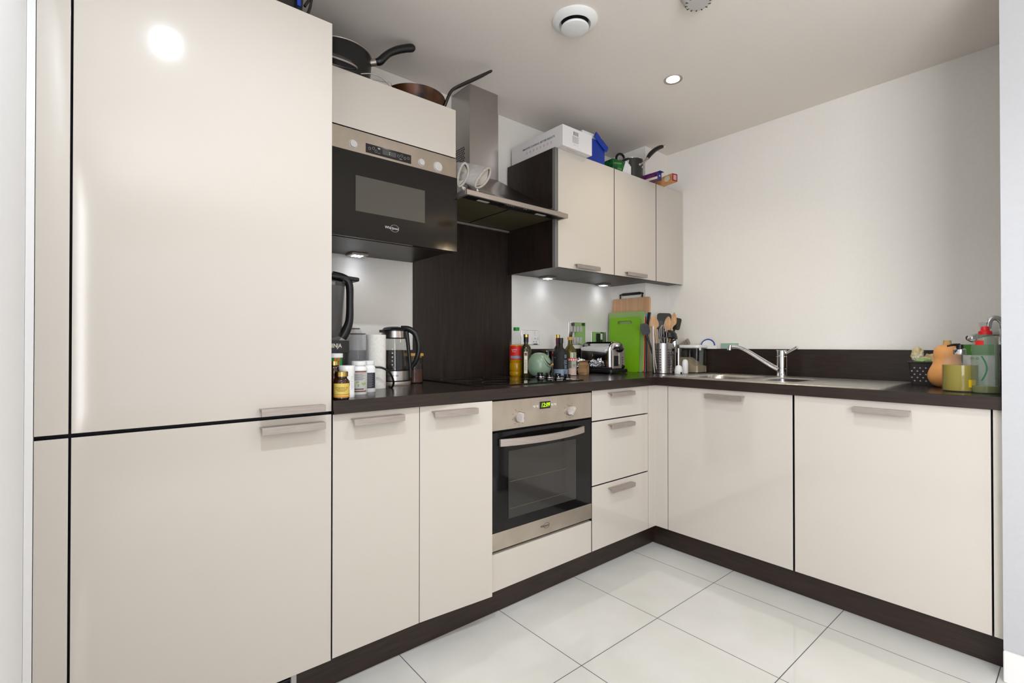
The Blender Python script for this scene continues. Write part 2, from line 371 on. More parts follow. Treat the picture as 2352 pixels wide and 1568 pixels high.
t = thing('corner_post', 'cream L-shaped filler strips where the two cabinet runs meet', 'filler panel', (0, 0, .115))
MB().prism([(-.0635, 0), (0, 0), (0, -.0715), (.019, -.0715), (.019, .019), (-.0635, .019)], .115, .8535).build('strip', 'cream', t, world=True, bevel=.001)
t = cab('cream cabinet under the sink with a single door', .021, .60, -.6710, -.076, .12, .853, name='sink_cabinet')
mbx = MB()
def xdoor(t, y0, y1, z0, z1, name='door'):
    d = MB().box(0, .019, y0, y1, z0, z1).build(name, ['cream', 'edge'], t, bevel=.0008, world=True)
    for p in d.data.polygons:
        if abs(p.normal.x) < .5: p.material_index = 1
    return d
d = xdoor(t, -.6675, -.0755, .115, .8535); dhandle(t, d, -.288, -.468, .832, axis='y', reach=.03)
# hollow sink carcass: replace by a shallow frame so that the bowls have room
c = [o for o in t.children if o.name.startswith('carcass')][0]; c.data.clear_geometry()
q = MB().box(.021, .06, -.671, -.076, .12, .70).box(.021, .034, -.671, -.076, .70, .853).box(.06, .60, -.671, -.655, .12, .70).box(.06, .60, -.09, -.076, .12, .70).box(.06, .6, -.655, -.09, .12, .14)
c.data.from_pydata([(x-t.location[0], y-t.location[1], z-t.location[2]) for x, y, z in q.v], [], q.f)
t = cab('cream integrated appliance door unit at the right end of the sink run', .021, .60, -1.27, -.6730, .12, .853, name='appliance_cabinet')
d = xdoor(t, -1.2675, -.6750, .115, .8535); dhandle(t, d, -.888, -1.062, .8285, axis='y', reach=.03)
t = thing('end_filler', 'narrow cream filler strip against the wall end', 'filler panel', (.01, -1.283, .115))
MB().box(0, .019, -1.2952, -1.2725, .115, .8535).build('strip', 'cream', t, world=True, bevel=.0008)
MB().box(.019, .05, -1.2952, -1.2705, .115, .8535).build('backing', 'gap', t, world=True, smooth=False)
# plinths and vent
t = tag(recenter(MB().box(-1.783, .054, .0545, .070, 0, .1145).build('plinth', 'plinth', smooth=False)), 'dark wood plinth under the oven run', 'plinth')
t = tag(recenter(MB().box(.0545, .070, -1.2955, .0540, 0, .1145).build('plinth', 'plinth', smooth=False)), 'dark wood plinth under the sink run', 'plinth')
t = thing('plinth_vent', 'dark ventilation grille beneath the tall cabinet beside a pale upright', 'vent', (-2.1, .06, 0))
MB().box(-2.345, -1.799, .062, .070, 0, .1095).build('grille_backing', 'gap', t, world=True, smooth=False)
mb = MB()
for k in range(7): mb.box(-2.345, -1.799, .056, .062, .008+k*.015, .012+k*.015)
mb.build('slats', 'darkchrome', t, world=True, smooth=False)
MB().box(-1.7985, -1.7840, .05, .070, 0, .1095).build('upright', 'greyish', t, world=True, smooth=False)

# ------------------------------------------------------------------ worktop (L shape with sink cut-outs)
mb = MB()
zb, zt = .8555, W
mb.box(-1.6965, .075, -.015, YB-.0005, zb, zt)
mb.box(-.015, .075, -1.2955, -.015, zb, zt)
mb.box(.075, .47, -.065, YB-.0005, zb, zt).box(.075, .47, -.645, -.625+.165, zb, zt).box(.075, .47, -1.2955, -.645, zb, zt)
mb.box(.47, XR-.0005, -1.2955, .330, zb, zt).box(.47, XR-.0005, .33, YB-.0005, zb, zt-.0005)
wt = mb.build('worktop', ['wengetop', 'wengeh'], smooth=False)
for p in wt.data.polygons:
    if abs(p.normal.z) < .5: p.material_index = 1
tag(wt, 'dark wood-effect L-shaped worktop running round the corner', 'worktop')
tag(recenter(MB().box(-.4955, .3905, YB-.0185, YB-.0005, W, 1.042).build('upstand', 'wengeh', smooth=False)), 'dark wood upstand behind the toaster and bottles', 'upstand')
tag(recenter(MB().box(-1.6965, -1.103, YB-.0185, YB-.0005, W, 1.042).build('upstand', 'wengeh', smooth=False)), 'dark wood upstand behind the kettle and paper roll', 'upstand')
tag(recenter(MB().box(XR-.0185, XR-.0005, -1.2955, .3305, W, 1.042).build('upstand', 'wengeh', smooth=False)), 'dark wood upstand behind the sink', 'upstand')
tag(recenter(MB().box(-1.1025, -.496, YB-.0105, YB-.0005, W, 1.70).build('splashback', 'wenge', smooth=False)), 'tall dark wood splashback panel behind the hob', 'splashback')

# ------------------------------------------------------------------ oven
t = thing('oven', 'stainless steel built-in oven with black glass door and digital clock', 'oven', (-.8025, .2, .27))
MB().box(-1.094, -.5085, .021, .50, .262, .853).build('housing', 'gap', t, world=True, smooth=False)
cp = MB().box(-1.0935, -.5100, -.001, .02, .733, .8475).build('control_panel', 'steelh', t, world=True, bevel=.001)
def loc_child(mb, name, m, t, par, **k):
    o = mb.build(name, m, t, world=True, **k); o.parent = par; return o
loc_child(MB().box(-.8345, -.7745, -.0025, 0, .798, .828), 'clock_display', 'blackgloss', t, cp, smooth=False)
mb = MB(); flat_text(mb, '12:09', .024, Tr(-.8045, -.0032, .813) @ FRONT, width=.048, shear=.15, bold=.012); loc_child(mb, 'clock_digits', 'greendigit', t, cp, smooth=False)
mb = MB(); x0, x1, z0, z1 = -.881, -.728, .7935, .8335
for a in ((x0, x1, z0, z0+.0006), (x0, x1, z1, z1+.0006), (x0, x0+.0006, z0, z1), (x1, x1+.0006, z0, z1)): mb.box(a[0], a[1], -.0016, -.001, a[2], a[3])
loc_child(mb, 'panel_outline', 'greyink', t, cp, smooth=False)
for x in (-.866, -.849, -.762, -.745): loc_child(MB().cyl(.0055, 0, .003, 16, Tr(x, -.001, .811) @ FRONT), 'button', 'chrome', t, cp)
for kx, rot in ((-.951, .0), (-.655, -.65)):
    T = Tr(kx, -.001, .7765) @ FRONT
    kb = loc_child(MB().lathe([(0, 0), (.0225, 0), (.0225, .006), (.0205, .010), (0, .010)], 32, T), 'knob', 'satin', t, cp)
    loc_child(MB(T @ Rz(rot)).box(-.0065, .0065, -.020, .020, .008, .027), 'knob_grip', 'chrome', t, kb, bevel=.002)
    mb = MB()
    for k in range(9):
        a = PI/2+.5+k*(2*PI-1)/8; mb.box(kx+.033*math.cos(a)-.0012, kx+.033*math.cos(a)+.0012, -.0016, -.001, .7765+.033*math.sin(a)-.0012, .7765+.033*math.sin(a)+.0012)
    loc_child(mb, 'dial_marks', 'ink', t, cp, smooth=False)
mb = MB()
flat_text(mb, '°C', .016, Tr(-.664, -.0016, .828) @ FRONT)
for x in (-.82, -.785): flat_text(mb, '^', .012, Tr(x, -.0016, .840) @ FRONT)
for x in (-.822, -.80, -.777): mb.cyl(.0035, 0, .0004, 10, Tr(x, -.0012, .785) @ FRONT)
loc_child(mb, 'legend', 'greyink', t, cp, smooth=False)
dr = MB().box(-1.0935, -.5100, .001, .02, .339, .7245).build('door', 'ovenglass', t, world=True, bevel=.001)
loc_child(MB().box(-1.003, -.613, -.0002, .002, .380, .6465), 'window', 'ovenwin', t, dr, smooth=False)
mb = MB()
for z in (.418, .525):
    mb.box(-.995, -.68, -.0006, .0, z-.0006, z+.0006)
loc_child(mb, 'rack_lines', 'filter', t, dr, smooth=False)
mb = MB(); n = 16; vs = []; fs = []
for i in range(n+1):
    s = i/n; x = -1.052+s*.482; y = -.012-.038*math.sin(PI*s)**.8
    for yy, zz in ((y, .672), (y, .700), (y+.007, .700), (y+.007, .672)): vs.append((x, yy, zz))
for i in range(n):
    for k in range(4): fs.append((4*i+k, 4*i+(k+1) % 4, 4*i+4+(k+1) % 4, 4*i+4+k))
fs += [(3, 2, 1, 0), tuple(4*n+k for k in range(4))]
mb.add(vs, fs); mb.box(-1.049, -1.035, -.012, .001, .675, .697).box(-.587, -.573, -.012, .001, .675, .697)
loc_child(mb, 'door_handle', 'satin', t, dr, ang=50)
st = MB().box(-1.0935, -.5100, -.001, .02, .270, .3385).build('lower_strip', 'steelh', t, world=True, bevel=.001)
mb = MB(); flat_text(mb, 'Whirlpool', .0125, Tr(-.806, -.0018, .306) @ FRONT, shear=.2)
for k in range(20):
    a = .5+k*.27; mb.box(-.796+.016*math.cos(a)-.0008, -.796+.016*math.cos(a)+.0008, -.0018, -.001, .306+.011*math.sin(a)-.0008, .306+.011*math.sin(a)+.0008)
loc_child(mb, 'logo', 'ink', t, st, smooth=False)
MB().box(-1.0935, -.5100, 0, .019, .115, .2575).build('base_panel', 'cream', t, world=True, bevel=.001)['label'] = 'cream blank panel below the oven door'

# ------------------------------------------------------------------ hob
t = thing('hob', 'black glass ceramic hob with four control knobs set in the worktop', 'hob', (-.775, .318, W))
MB().box(-1.067, -.484, .073, .562, W, W+.005).build('glass_top', 'hobglass', t, world=True, bevel=.001)
MB().box(-1.069, -.482, .071, .564, W, W+.0035).build('trim', 'darkchrome', t, world=True, bevel=.001)
for x, y, r in ((-.93, .44, .10), (-.90, .19, .075), (-.70, .45, .075), (-.71, .20, .09)):
    mb = MB().lathe([(r-.0012, W+.0051), (r-.0012, W+.0054), (r+.0012, W+.0054), (r+.0012, W+.0051)], 48, None, x, y); mb.build('heating_ring', 'ringink', t, world=True)
for y in (.297, .235, .172, .110):
    k = MB(Tr(-.553, y, W+.005)).lathe([(0, 0), (.021, 0), (.0225, .003), (.021, .006), (0, .006)], 28).build('knob_ring', 'chrome', t, world=True)
    g = MB(Tr(-.553, y, W+.011)).lathe([(.0185, 0), (.017, .004), (.0125, .010), (.0105, .019), (.0, .020)], 28); g.box(-.004, .004, -.0175, .0175, 0, .020)
    g = g.build('knob', 'blackgloss', t, world=True, bevel=.0008)

# ------------------------------------------------------------------ sink (one pressed sheet) and tap
t = thing('sink', 'stainless steel one and a half bowl sink with ridged drainer', 'sink', (.278, -.503, W))
sx0, sx1, sy0, sy1 = .010, .52, -.975, -.03
def sup(x, y, cx, cy, ax, ay, p=5):
    return (abs((x-cx)/ax)**p+abs((y-cy)/ay)**p)**(1/p)
def smooth(a, b, x):
    u = max(0, min(1, (x-a)/(b-a))); return u*u*(3-2*u)
def sz(x, y):
    z = .0055
    e = min(x-sx0, sx1-x, y-sy0, sy1-y); z -= .0053*(1-smooth(0, .006, e)); z -= .0016*smooth(.014, .022, e)
    for cx, cy, ax, ay, dp in ((.265, -.245, .172, .155, .135), (.265, -.552, .13, .082, .10)):
        r = sup(x, y, cx, cy, ax, ay); z -= dp*(1-smooth(.86, 1.0, r)) + .0012*(1-smooth(1.0, 1.08, r))
    if y < -.66 and y > -.955 and .07 < x < .48:
        w = smooth(.07, .09, x)*smooth(.48, .46, x) if False else 1
        z += .0010*max(0, math.cos((x-.07)*2*PI/.034))*smooth(-.955, -.93, y)*(1-smooth(-.69, -.66, y))-.001
    return z
NX, NY = 98, 190; vs = []; fs = []
for j in range(NY+1):
    for i in range(NX+1):
        x = sx0+(sx1-sx0)*i/NX; y = sy0+(sy1-sy0)*j/NY; vs.append((x, y, W+sz(x, y)))
for j in range(NY):
    for i in range(NX): a = j*(NX+1)+i; fs.append((a, a+1, a+NX+2, a+NX+1))
MB().add(vs, fs).build('basin_sheet', 'sinksteel', t, world=True, ang=75)
for cx, cy, z in ((.265, -.245, W-.135), (.265, -.552, W-.10)):
    MB(Tr(cx, cy, z+.003)).lathe([(.034, 0), (.034, .003), (.028, .004), (.026, .001), (0, .001)], 28).build('waste', 'chrome', t, world=True)
t = thing('mixer_tap', 'chrome mixer tap with long swan-neck spout and side lever', 'tap', (.485, -.438, W+.0024))
MB().lathe([(0, 0), (.0255, 0), (.0255, .042), (.0235, .044), (.0235, .046), (.0255, .048), (.0255, .105), (.024, .107), (.024, .109), (.0255, .111), (.0255, .136), (.023, .139), (0, .139)], 32).build('body', 'chrome', t)
MB().tube([(0.0, .0, .032), (-.030, .035, .055), (-.075, .085, .098), (-.110, .125, .132), (-.135, .150, .150), (-.155, .172, .157), (-.172, .190, .157)], [.013, .0125, .011, .0105, .010, .010, .0095], 14).tube([(-.172, .190, .163), (-.174, .192, .138)], .0115, 14).build('spout', 'chrome', t)
MB().tube([(.0, -.015, .118), (-.012, -.050, .137), (-.020, -.083, .155)], [.0065, .007, .0085], 12).build('lever', 'chrome', t)

# ------------------------------------------------------------------ wall units
FY = .217
t = cab('cream wall cabinet holding the built-in microwave', -1.698, -1.1085, FY+.02, YB-.001, 1.457, 2.043, name='microwave_cabinet', m='wenge')
door(t, -1.6975, -1.1090, FY, FY+.019, 1.8435, 2.043)
MB().box(-1.6975, -1.1085, FY+.002, FY+.02, 1.447, 1.457).build('bottom_edge', 'wenge', t, world=True, smooth=False)
t = thing('microwave', 'built-in microwave with black glass door and steel control panel', 'microwave', (-1.403, FY, 1.45))
MB().box(-1.6965, -1.112, FY+.004, FY+.0195, 1.452, 1.8395).build('body', 'gap', t, world=True, smooth=False)
cp = MB().box(-1.6975, -1.1090, FY-.003, FY+.004, 1.7585, 1.8385).build('control_panel', 'steelmw', t, world=True, bevel=.0008)
loc_child(MB().box(-1.502, -1.318, FY-.0045, FY-.003, 1.768, 1.801), 'display_panel', 'blackgloss', t, cp, smooth=False)
loc_child(MB().box(-1.436, -1.381, FY-.005, FY-.0045, 1.7755, 1.793), 'clock_display', 'dimdisplay', t, cp, smooth=False)
mb = MB()
for z in (1.781, 1.787): mb.box(-1.4095, -1.4075, FY-.0056, FY-.005, z, z+.002)
loc_child(mb, 'clock_colon', 'glow', t, cp, smooth=False)
mb = MB()
for x, z in ((-1.487, 1.785), (-1.472, 1.789), (-1.462, 1.78), (-1.372, 1.785), (-1.358, 1.789), (-1.345, 1.783), (-1.33, 1.786)):
    mb.lathe([(.0042, 0), (.0042, .0004), (.0050, .0004), (.0050, 0)], 14, Tr(x, FY-.0045, z) @ FRONT)
flat_text(mb, 'oo-', .010, Tr(-1.362, FY-.005, 1.776) @ FRONT); mb.box(-1.455, -1.446, FY-.005, FY-.0045, 1.775, 1.776).box(-1.455, -1.446, FY-.005, FY-.0045, 1.790, 1.795)
loc_child(mb, 'legend', 'greyink', t, cp, smooth=False)
for x, r in ((-1.548, .0135), (-1.272, .0125), (-1.197, .0185)):
    loc_child(MB().lathe([(0, 0), (r+.002, 0), (r+.002, .001), (r, .0015), (r*.92, .006), (0, .007)], 28, Tr(x, FY-.003, 1.785) @ FRONT), 'knob', 'greyish', t, cp)
dr = MB().box(-1.6975, -1.1125, FY-.016, FY-.004, 1.449, 1.7545).build('door', 'mwglass', t, world=True, bevel=.001)
loc_child(MB().box(-1.544, -1.264, FY-.0165, FY-.016, 1.544, 1.6715), 'window', 'mwwin', t, dr, smooth=False)
mb = MB(); flat_text(mb, 'Whirlpool', .0135, Tr(-1.405, FY-.0166, 1.503) @ FRONT, shear=.2)
for k in range(24):
    a = .5+k*.24; mb.box(-1.393+.017*math.cos(a)-.0007, -1.393+.017*math.cos(a)+.0007, FY-.0168, FY-.016, 1.503+.013*math.sin(a)-.0007, 1.503+.013*math.sin(a)+.0007)
loc_child(mb, 'logo', 'silverink', t, dr, smooth=False)
for nm, x0, x1, lab, h in (('a', -.506, -.0675, 'cream wall cabinet with a dark side panel next to the hood', (-.389, -.212)),
                           ('b', -.0625, .3335, 'cream wall cabinet in the middle of the three', (.028, .211)),
                           ('c', .3385, XR-.001, 'narrow cream wall cabinet against the right wall', None)):
    if nm == 'c':
        t = thing('wall_cabinet', lab, 'cabinet', ((x0+x1)/2, FY+.06, 1.452)); MB().box(x0-.001, x1, FY+.02, .329, 1.457, 2.043).build('carcass', 'wenge', t, world=True, smooth=False)
    elif nm == 'b':
        t = thing('wall_cabinet', lab, 'cabinet', ((x0+x1)/2, FY+.06, 1.452)); MB().box(x0-.001, x1+.001, FY+.02, .329, 1.457, 2.043).box(x0-.001, .389, .329, YB-.001, 1.457, 2.043).build('carcass', 'wenge', t, world=True, smooth=False)
    else:
        t = cab(lab, x0-.002, x1+.001, FY+.02, YB-.001, 1.457, 2.043, name='wall_cabinet', m='wenge')
        MB().box(x0-.02, x0-.0025, FY+.019, YB-.0115, 1.449, 2.043).build('side_panel', 'wenge', t, world=True, smooth=False)
        MB().box(x0-.02, x0-.002, FY+.001, FY+.019, 1.449, 2.043).build('edge_strip', 'carc', t, world=True, smooth=False)
    d = door(t, x0, x1, FY, FY+.018, 1.452, 2.043)
    MB().box(x0, x1, FY+.018, FY+.0202, 1.452, 2.043).build('door_edge', 'gap', t, world=True, smooth=False)
    if h: dhandle(t, d, h[0], h[1], 1.4775, face=FY, reach=.027)
def puck(x, y, lab):
    z = 1.457
    t = thing('cabinet_light', lab, 'light', (x, y, z), 0, 'square LED lights under the wall cabinets')
    MB().prism([(-.036, -.036), (.036, -.036), (.036, .036), (-.036, .036)], -.010, 0).build('casing', 'satin', t, bevel=.002)
    mb = MB()
    for i in range(3):
        for j in range(3): mb.cyl(.0055, -.0112, -.0098, 10, None, (i-1)*.015, (j-1)*.015)
    mb.build('diodes', 'led', t)
    l = bpy.data.lights.new('led', 'SPOT'); l.energy = .55; l.spot_size = 2.4; l.spot_blend = 1; l.shadow_soft_size = .02; l.color = (.92, .95, 1)
    o = bpy.data.objects.new('led', l); o.location = (0, 0, -.014); o.parent = t; COL.objects.link(o)
puck(-1.397, .545, 'square LED light under the microwave cabinet'); puck(-.264, .54, 'square LED light under the wall cabinet beside the hood'); puck(.239, .545, 'square LED light under the middle wall cabinet, above the chopping boards')

# ------------------------------------------------------------------ cooker hood
t = thing('cooker_hood', 'brushed steel chimney cooker hood with flared canopy over the hob', 'cooker hood', (-.80, .37, 1.68))
MB().box(-.888, -.713, .432, YB-.001, 1.885, 2.225).build('chimney', 'steel', t, world=True, bevel=.0012)
MB().box(-.886, -.715, .434, YB-.001, 2.225, ZC-.001).build('chimney_upper', 'steel', t, world=True, bevel=.0012)
mb = MB(); dx, dz = .0085, .012
for r in range(8):
    for c in range(7):
        y = .478+c*.012+(r % 2)*.006; z = 1.955+r*.0105; mb.add([(-.8885, y-.0045, z), (-.8885, y, z+.0048), (-.8885, y+.0045, z), (-.8885, y, z-.0048)], [(0, 1, 2, 3)])
mb.build('vent_holes', 'blackmatt', t, world=True, smooth=False)
mb = MB(); vs = []; fs = []; n = 12; hx0, hx1, hy0 = -1.098, -.504, .15; yb = YB-.0125
for i in range(n+1):
    s = i/n; e = s**.62 if False else 1-(1-s)**1.25
    z = 1.700+.190*s**1.15
    vs += [(hx0+(-.888-hx0)*s, hy0+(.432-hy0)*s, z), (hx1+(-.713-hx1)*s, hy0+(.432-hy0)*s, z), (hx1+(-.713-hx1)*s, yb, z), (hx0+(-.888-hx0)*s, yb, z)]
for i in range(n):
    for k in range(4): fs.append((4*i+k, 4*i+(k+1) % 4, 4*i+4+(k+1) % 4, 4*i+4+k))
fs.append(tuple(4*n+k for k in range(4))); fs.append((3, 2, 1, 0))
mb.add(vs, fs).build('canopy', 'hoodsteel', t, world=True, ang=40)
mb = MB().box(hx0, hx1, hy0, hy0+.012, 1.680, 1.7005).box(hx0, hx0+.012, hy0+.012, yb, 1.680, 1.7005).box(hx1-.012, hx1, hy0+.012, yb, 1.680, 1.7005).box(hx0+.012, hx1-.012, yb-.012, yb, 1.680, 1.7005)
mb.build('rim_band', 'satin', t, world=True, bevel=.001)
MB().box(hx0+.012, hx1-.012, hy0+.012, hy0+.075, 1.686, 1.700).build('front_rail', 'black', t, world=True, smooth=False)
for x0, x1 in ((-1.075, -.808), (-.794, -.527)): MB().box(x0, x1, hy0+.08, yb-.03, 1.689, 1.6995).build('filter', 'filter', t, world=True, bevel=.001)
MB().box(hx0+.012, hx1-.012, yb-.03, yb-.012, 1.690, 1.6995).box(-.808, -.794, hy0+.075, yb-.03, 1.690, 1.6995).build('underside', 'blackmatt', t, world=True, smooth=False)
c = MB().prism([(-.90, 1.686), (-.886, 1.676), (-.742, 1.676), (-.728, 1.686)], -.205, -.165, Matrix(((1, 0, 0, 0), (0, 0, -1, 0), (0, 1, 0, 0), (0, 0, 0, 1)))).build('control_strip', 'black', t, world=True, smooth=False)
mb = MB()
for k in range(6): mb.box(-.876+k*.012+(k > 3)*.05, -.872+k*.012+(k > 3)*.05, .1635, .165, 1.678, 1.682)
loc_child(mb, 'legend', 'greyink', t, c, smooth=False)
for x in (-.975, -.635): MB().box(x-.03, x+.03, hy0+.05, hy0+.066, 1.6845, 1.6862).build('lamp_lens', 'greyish', t, world=True, smooth=False)

# ------------------------------------------------------------------ ceiling fittings
def downlight(x, y, lab, power=14, col=(1, .97, .93), cone=2.3, blend=.9):
    t = thing('downlight', lab, 'light', (x, y, ZC), 0, 'recessed ceiling downlights')
    MB().lathe([(.030, -.001), (.042, -.003), (.0425, 0), (.030, 0), (.028, .0)], 32).build('bezel', 'satin', t)
    MB().lathe([(0, -.0015), (.027, -.0025), (.030, -.001), (0, -.0005)], 24).build('lens', 'lamp', t)
    l = bpy.data.lights.new('lamp', 'SPOT'); l.energy = power; l.spot_size = cone; l.spot_blend = blend; l.shadow_soft_size = .022; l.color = col
    o = bpy.data.objects.new('lamp', l); o.location = (0, 0, -.012); o.parent = t; COL.objects.link(o)
downlight(-.166, -.211, 'small round recessed downlight in the ceiling above the corner', 13, (1, .84, .55))
downlight(-2.04, -.955, 'small round recessed downlight in the ceiling near the tall cabinet, reflected in its door', 50, (.82, .91, 1), 2.95, .6)
downlight(-.86, -.95, 'small round recessed downlight in the ceiling in the middle of the kitchen', 34, (.88, .94, 1))
t = thing('extract_vent', 'round white extract valve in the ceiling', 'ceiling vent', (-.835, -.20, ZC))
MB().lathe([(.088, 0), (.087, -.006), (.076, -.016), (.062, -.020), (.056, -.014), (.053, -.001)], 48).build('outer_ring', 'white', t)
MB().lathe([(.054, -.0008), (0, -.0008)], 40).build('throat', 'gap', t)
MB().lathe([(.0, -.002), (.012, -.002), (.012, -.018), (.042, -.022), (.052, -.026), (.054, -.030), (.052, -.034), (.044, -.037), (0, -.037)], 48).build('centre_disc', 'white', t)
t = thing('smoke_alarm', 'round white smoke alarm partly in view at the ceiling edge', 'smoke alarm', (-.607, -.585, ZC))
MB().lathe([(0, 0), (.062, 0), (.062, -.006), (.054, -.012), (.050, -.030), (.042, -.038), (0, -.040)], 40).build('casing', 'greyish', t)
mb = MB()
for k in range(14):
    a = 2*PI*k/14; mb.box(-.0018, .0018, .036, .0445, -.0385, -.0345, Rz(a))
mb.build('slots', 'blackmatt', t, smooth=False)
t = thing('chandelier', 'gold pendant chandelier with glass drops, mirrored in the microwave door', 'chandelier', (.47, -2.40, ZC))
MB().lathe([(0, 0), (.09, 0), (.085, -.02), (.0, -.03)], 24).build('ceiling_rose', 'gold', t)
MB().cyl(.004, -.17, -.02, 8).lathe([(.0, -.14), (.01, -.17), (.03, -.21), (0, -.21)], 16).build('stem', 'gold', t)
MB().lathe([(.14, -.21), (.146, -.21), (.146, -.225), (.14, -.225), (.14, -.21)], 32).lathe([(.09, -.30), (.095, -.30), (.095, -.31), (.09, -.31), (.09, -.30)], 32).build('rings', 'gold', t)
mb = MB()
for k in range(16):
    a = 2*PI*k/16; mb.cyl(.012, -.30, -.228, 8, None, .14*math.cos(a), .14*math.sin(a))
mb.build('glass_drops', 'glass', t)
for k in range(6):
    a = 2*PI*k/6; MB(Tr(.08*math.cos(a), .08*math.sin(a), -.255)).sphere(.016, n=12, m=8).build('bulb', 'warmlamp', t)
l = bpy.data.lights.new('lamp', 'POINT'); l.energy = 14; l.color = (1, .82, .6); l.shadow_soft_size = .09
o = bpy.data.objects.new('lamp', l); o.location = (0, 0, -.36); o.parent = t; COL.objects.link(o)

# ------------------------------------------------------------------ electrical plates
def plate(name, lab, x0, x1, z0, z1, cat, y=YB):
    t = thing(name, lab, cat, ((x0+x1)/2, y, z0))
    MB().box(x0, x1, y-.006, y, z0, z1).build('plate', 'chrome', t, world=True, bevel=.002); return t
t = plate('wall_socket', 'chrome double wall socket behind the oil bottles', -.42, -.282, 1.066, 1.150, 'socket')
for dx in (-.385, -.317):
    MB().box(dx-.02, dx+.02, YB-.0075, YB-.006, 1.073, 1.112).build('socket_face', 'white', t, world=True, bevel=.001)
    MB().box(dx+.0, dx+.013, YB-.0095, YB-.006, 1.118, 1.142).build('rocker', 'white', t, world=True, bevel=.001)
    mb = MB()
    for a, b, w, h in ((0, .1015, .002, .004), (-.009, .083, .0035, .002), (.009, .083, .0035, .002)): mb.box(dx+a-w, dx+a+w, YB-.0078, YB-.0075, 1.0+b-h, 1.0+b+h)
    mb.build('pin_holes', 'ink', t, world=True, smooth=False)
t = plate('switch_panel', 'tall chrome eight-gang appliance switch panel with white rockers', -.036, .120, 1.066, 1.206, 'switch')
for r in (1.095, 1.165):
    for k in range(4): MB().box(-.009+k*.029-.010, -.009+k*.029+.010, YB-.009, YB-.006, r-.018, r+.018).build('rocker', 'greyish', t, world=True, bevel=.0015)
t = plate('wall_socket', 'chrome wall socket half hidden behind the toaster', .178, .322, 1.066, 1.150, 'socket')
MB().box(.225, .262, YB-.010, YB-.006, 1.07, 1.14).build('plug', 'black', t, world=True, bevel=.002)
MB().box(.27, .285, YB-.009, YB-.006, 1.10, 1.14).build('rocker', 'white', t, world=True, bevel=.001)

# ------------------------------------------------------------------ things on top of the wall units
TOP = 2.043
t = thing('appliance_box', 'white cardboard appliance box with black slogan on top of the wall cabinet', 'box', (-.405, .37, TOP+.0005))
b = MB().box(-.513, -.296, .178, .567, TOP+.0005, TOP+.1045).build('carton', 'card', t, world=True, bevel=.001)
SIDE = Matrix(((0, 0, -1, 0), (-1, 0, 0, 0), (0, 1, 0, 0), (0, 0, 0, 1)))   # xy plane -> faces -X, text runs towards -Y
mb = MB(); flat_text(mb, 'SMARTER COOKING. BETTER RESULTS.', .0135, Tr(-.5136, .352, TOP+.062) @ SIDE, width=.245, bold=.012)
loc_child(mb, 'slogan', 'ink', t, b, smooth=False)
mb = MB()
for k in range(8):
    y = .44-k*.026; mb.lathe([(.0035, 0), (.0035, .0004), (.0055, .0004), (.0055, 0)], 8+(k % 3)*2, Tr(-.5133, y, TOP+.038) @ SIDE); mb.box(-.5136, -.5132, y-.001, y+.001, TOP+.040, TOP+.045)
loc_child(mb, 'icon_row', 'pinkink', t, b, smooth=False)
mb = MB()
for k, w in enumerate((3, 1, 1, 1, 1, 1, 1, 1, 3)):
    mb.box(-.435+k*.0038, -.435+k*.0038+w*.0008, .1772, .178, TOP+.070, TOP+.089)
loc_child(mb, 'barcode', 'ink', t, b, smooth=False)
mb = MB()
for k in range(9): mb.box(-.444, -.395-(k % 3)*.004, .1772, .178, TOP+.0635-k*.0038, TOP+.0645-k*.0038)
flat_text(mb, 'CE  !  X', .009, Tr(-.418, .1775, TOP+.022) @ FRONT)
loc_child(mb, 'fine_print', 'greyink', t, b, smooth=False)
mb = MB()
mb.tube([(-.47+.006*k, .196+(.006 if k % 2 else -.004), TOP+.0003) for k in range(14)], .0007, 6)
loc_child(mb, 'underside_print', 'pinkink', t, b, smooth=False)

t = thing('storage_caddy', 'royal blue plastic caddy with carry handle beside the white appliance box', 'caddy', (-.18, .33, TOP+.0005))
def rr(x0, x1, y0, y1, r, n=5):
    out = []
    for cx, cy, a in ((x1-r, y1-r, 0), (x0+r, y1-r, PI/2), (x0+r, y0+r, PI), (x1-r, y0+r, 1.5*PI)):
        out += [(cx+r*math.cos(a+PI/2*k/n), cy+r*math.sin(a+PI/2*k/n)) for k in range(n+1)]
    return out
def tub(mb, x0, x1, y0, y1, z0, z1, r=.02, wall=.003, taper=0.0, n=5):
    A = rr(x0+taper, x1-taper, y0+taper, y1-taper, r, n); B = rr(x0, x1, y0, y1, r, n); C = rr(x0+wall, x1-wall, y0+wall, y1-wall, r, n); D = rr(x0+taper+wall, x1-taper-wall, y0+taper+wall, y1-taper-wall, r, n); k = len(A)
    vs = [(x, y, z0) for x, y in A]+[(x, y, z1) for x, y in B]+[(x, y, z1) for x, y in C]+[(x, y, z0+wall) for x, y in D]; fs = [tuple(range(k-1, -1, -1)), tuple(3*k+i for i in range(k))]
    for q in range(3):
        for i in range(k): j = (i+1) % k; fs.append((q*k+i, q*k+j, (q+1)*k+j, (q+1)*k+i))
    return mb.add(vs, fs)
tub(MB(), -.285, -.105, .245, .40, TOP+.0005, TOP+.135, .012).build('tub', 'royal', t, world=True)
MB().tube([(-.200, .238, TOP+.160), (-.150, .238, TOP+.130), (-.100, .238, TOP+.100)], .0185, 14, flat=.3, up=(0, 1, 0)).build('carry_handle', 'royal', t, world=True)
t = tag(recenter(MB().box(-.272, -.110, .262, .375, TOP+.005, TOP+.176).build('plastic_box', 'white', bevel=.008)), 'cream plastic box standing inside the blue caddy', 'box')
MB(Tr(-.19, .42, TOP+.163)).sphere(.0135).build('k', 'black')
o = bpy.data.objects[bpy.data.objects.keys()[-1]] if False else [q for q in COL.objects if q.name == 'k'][0]; o.name = 'pan_lid'
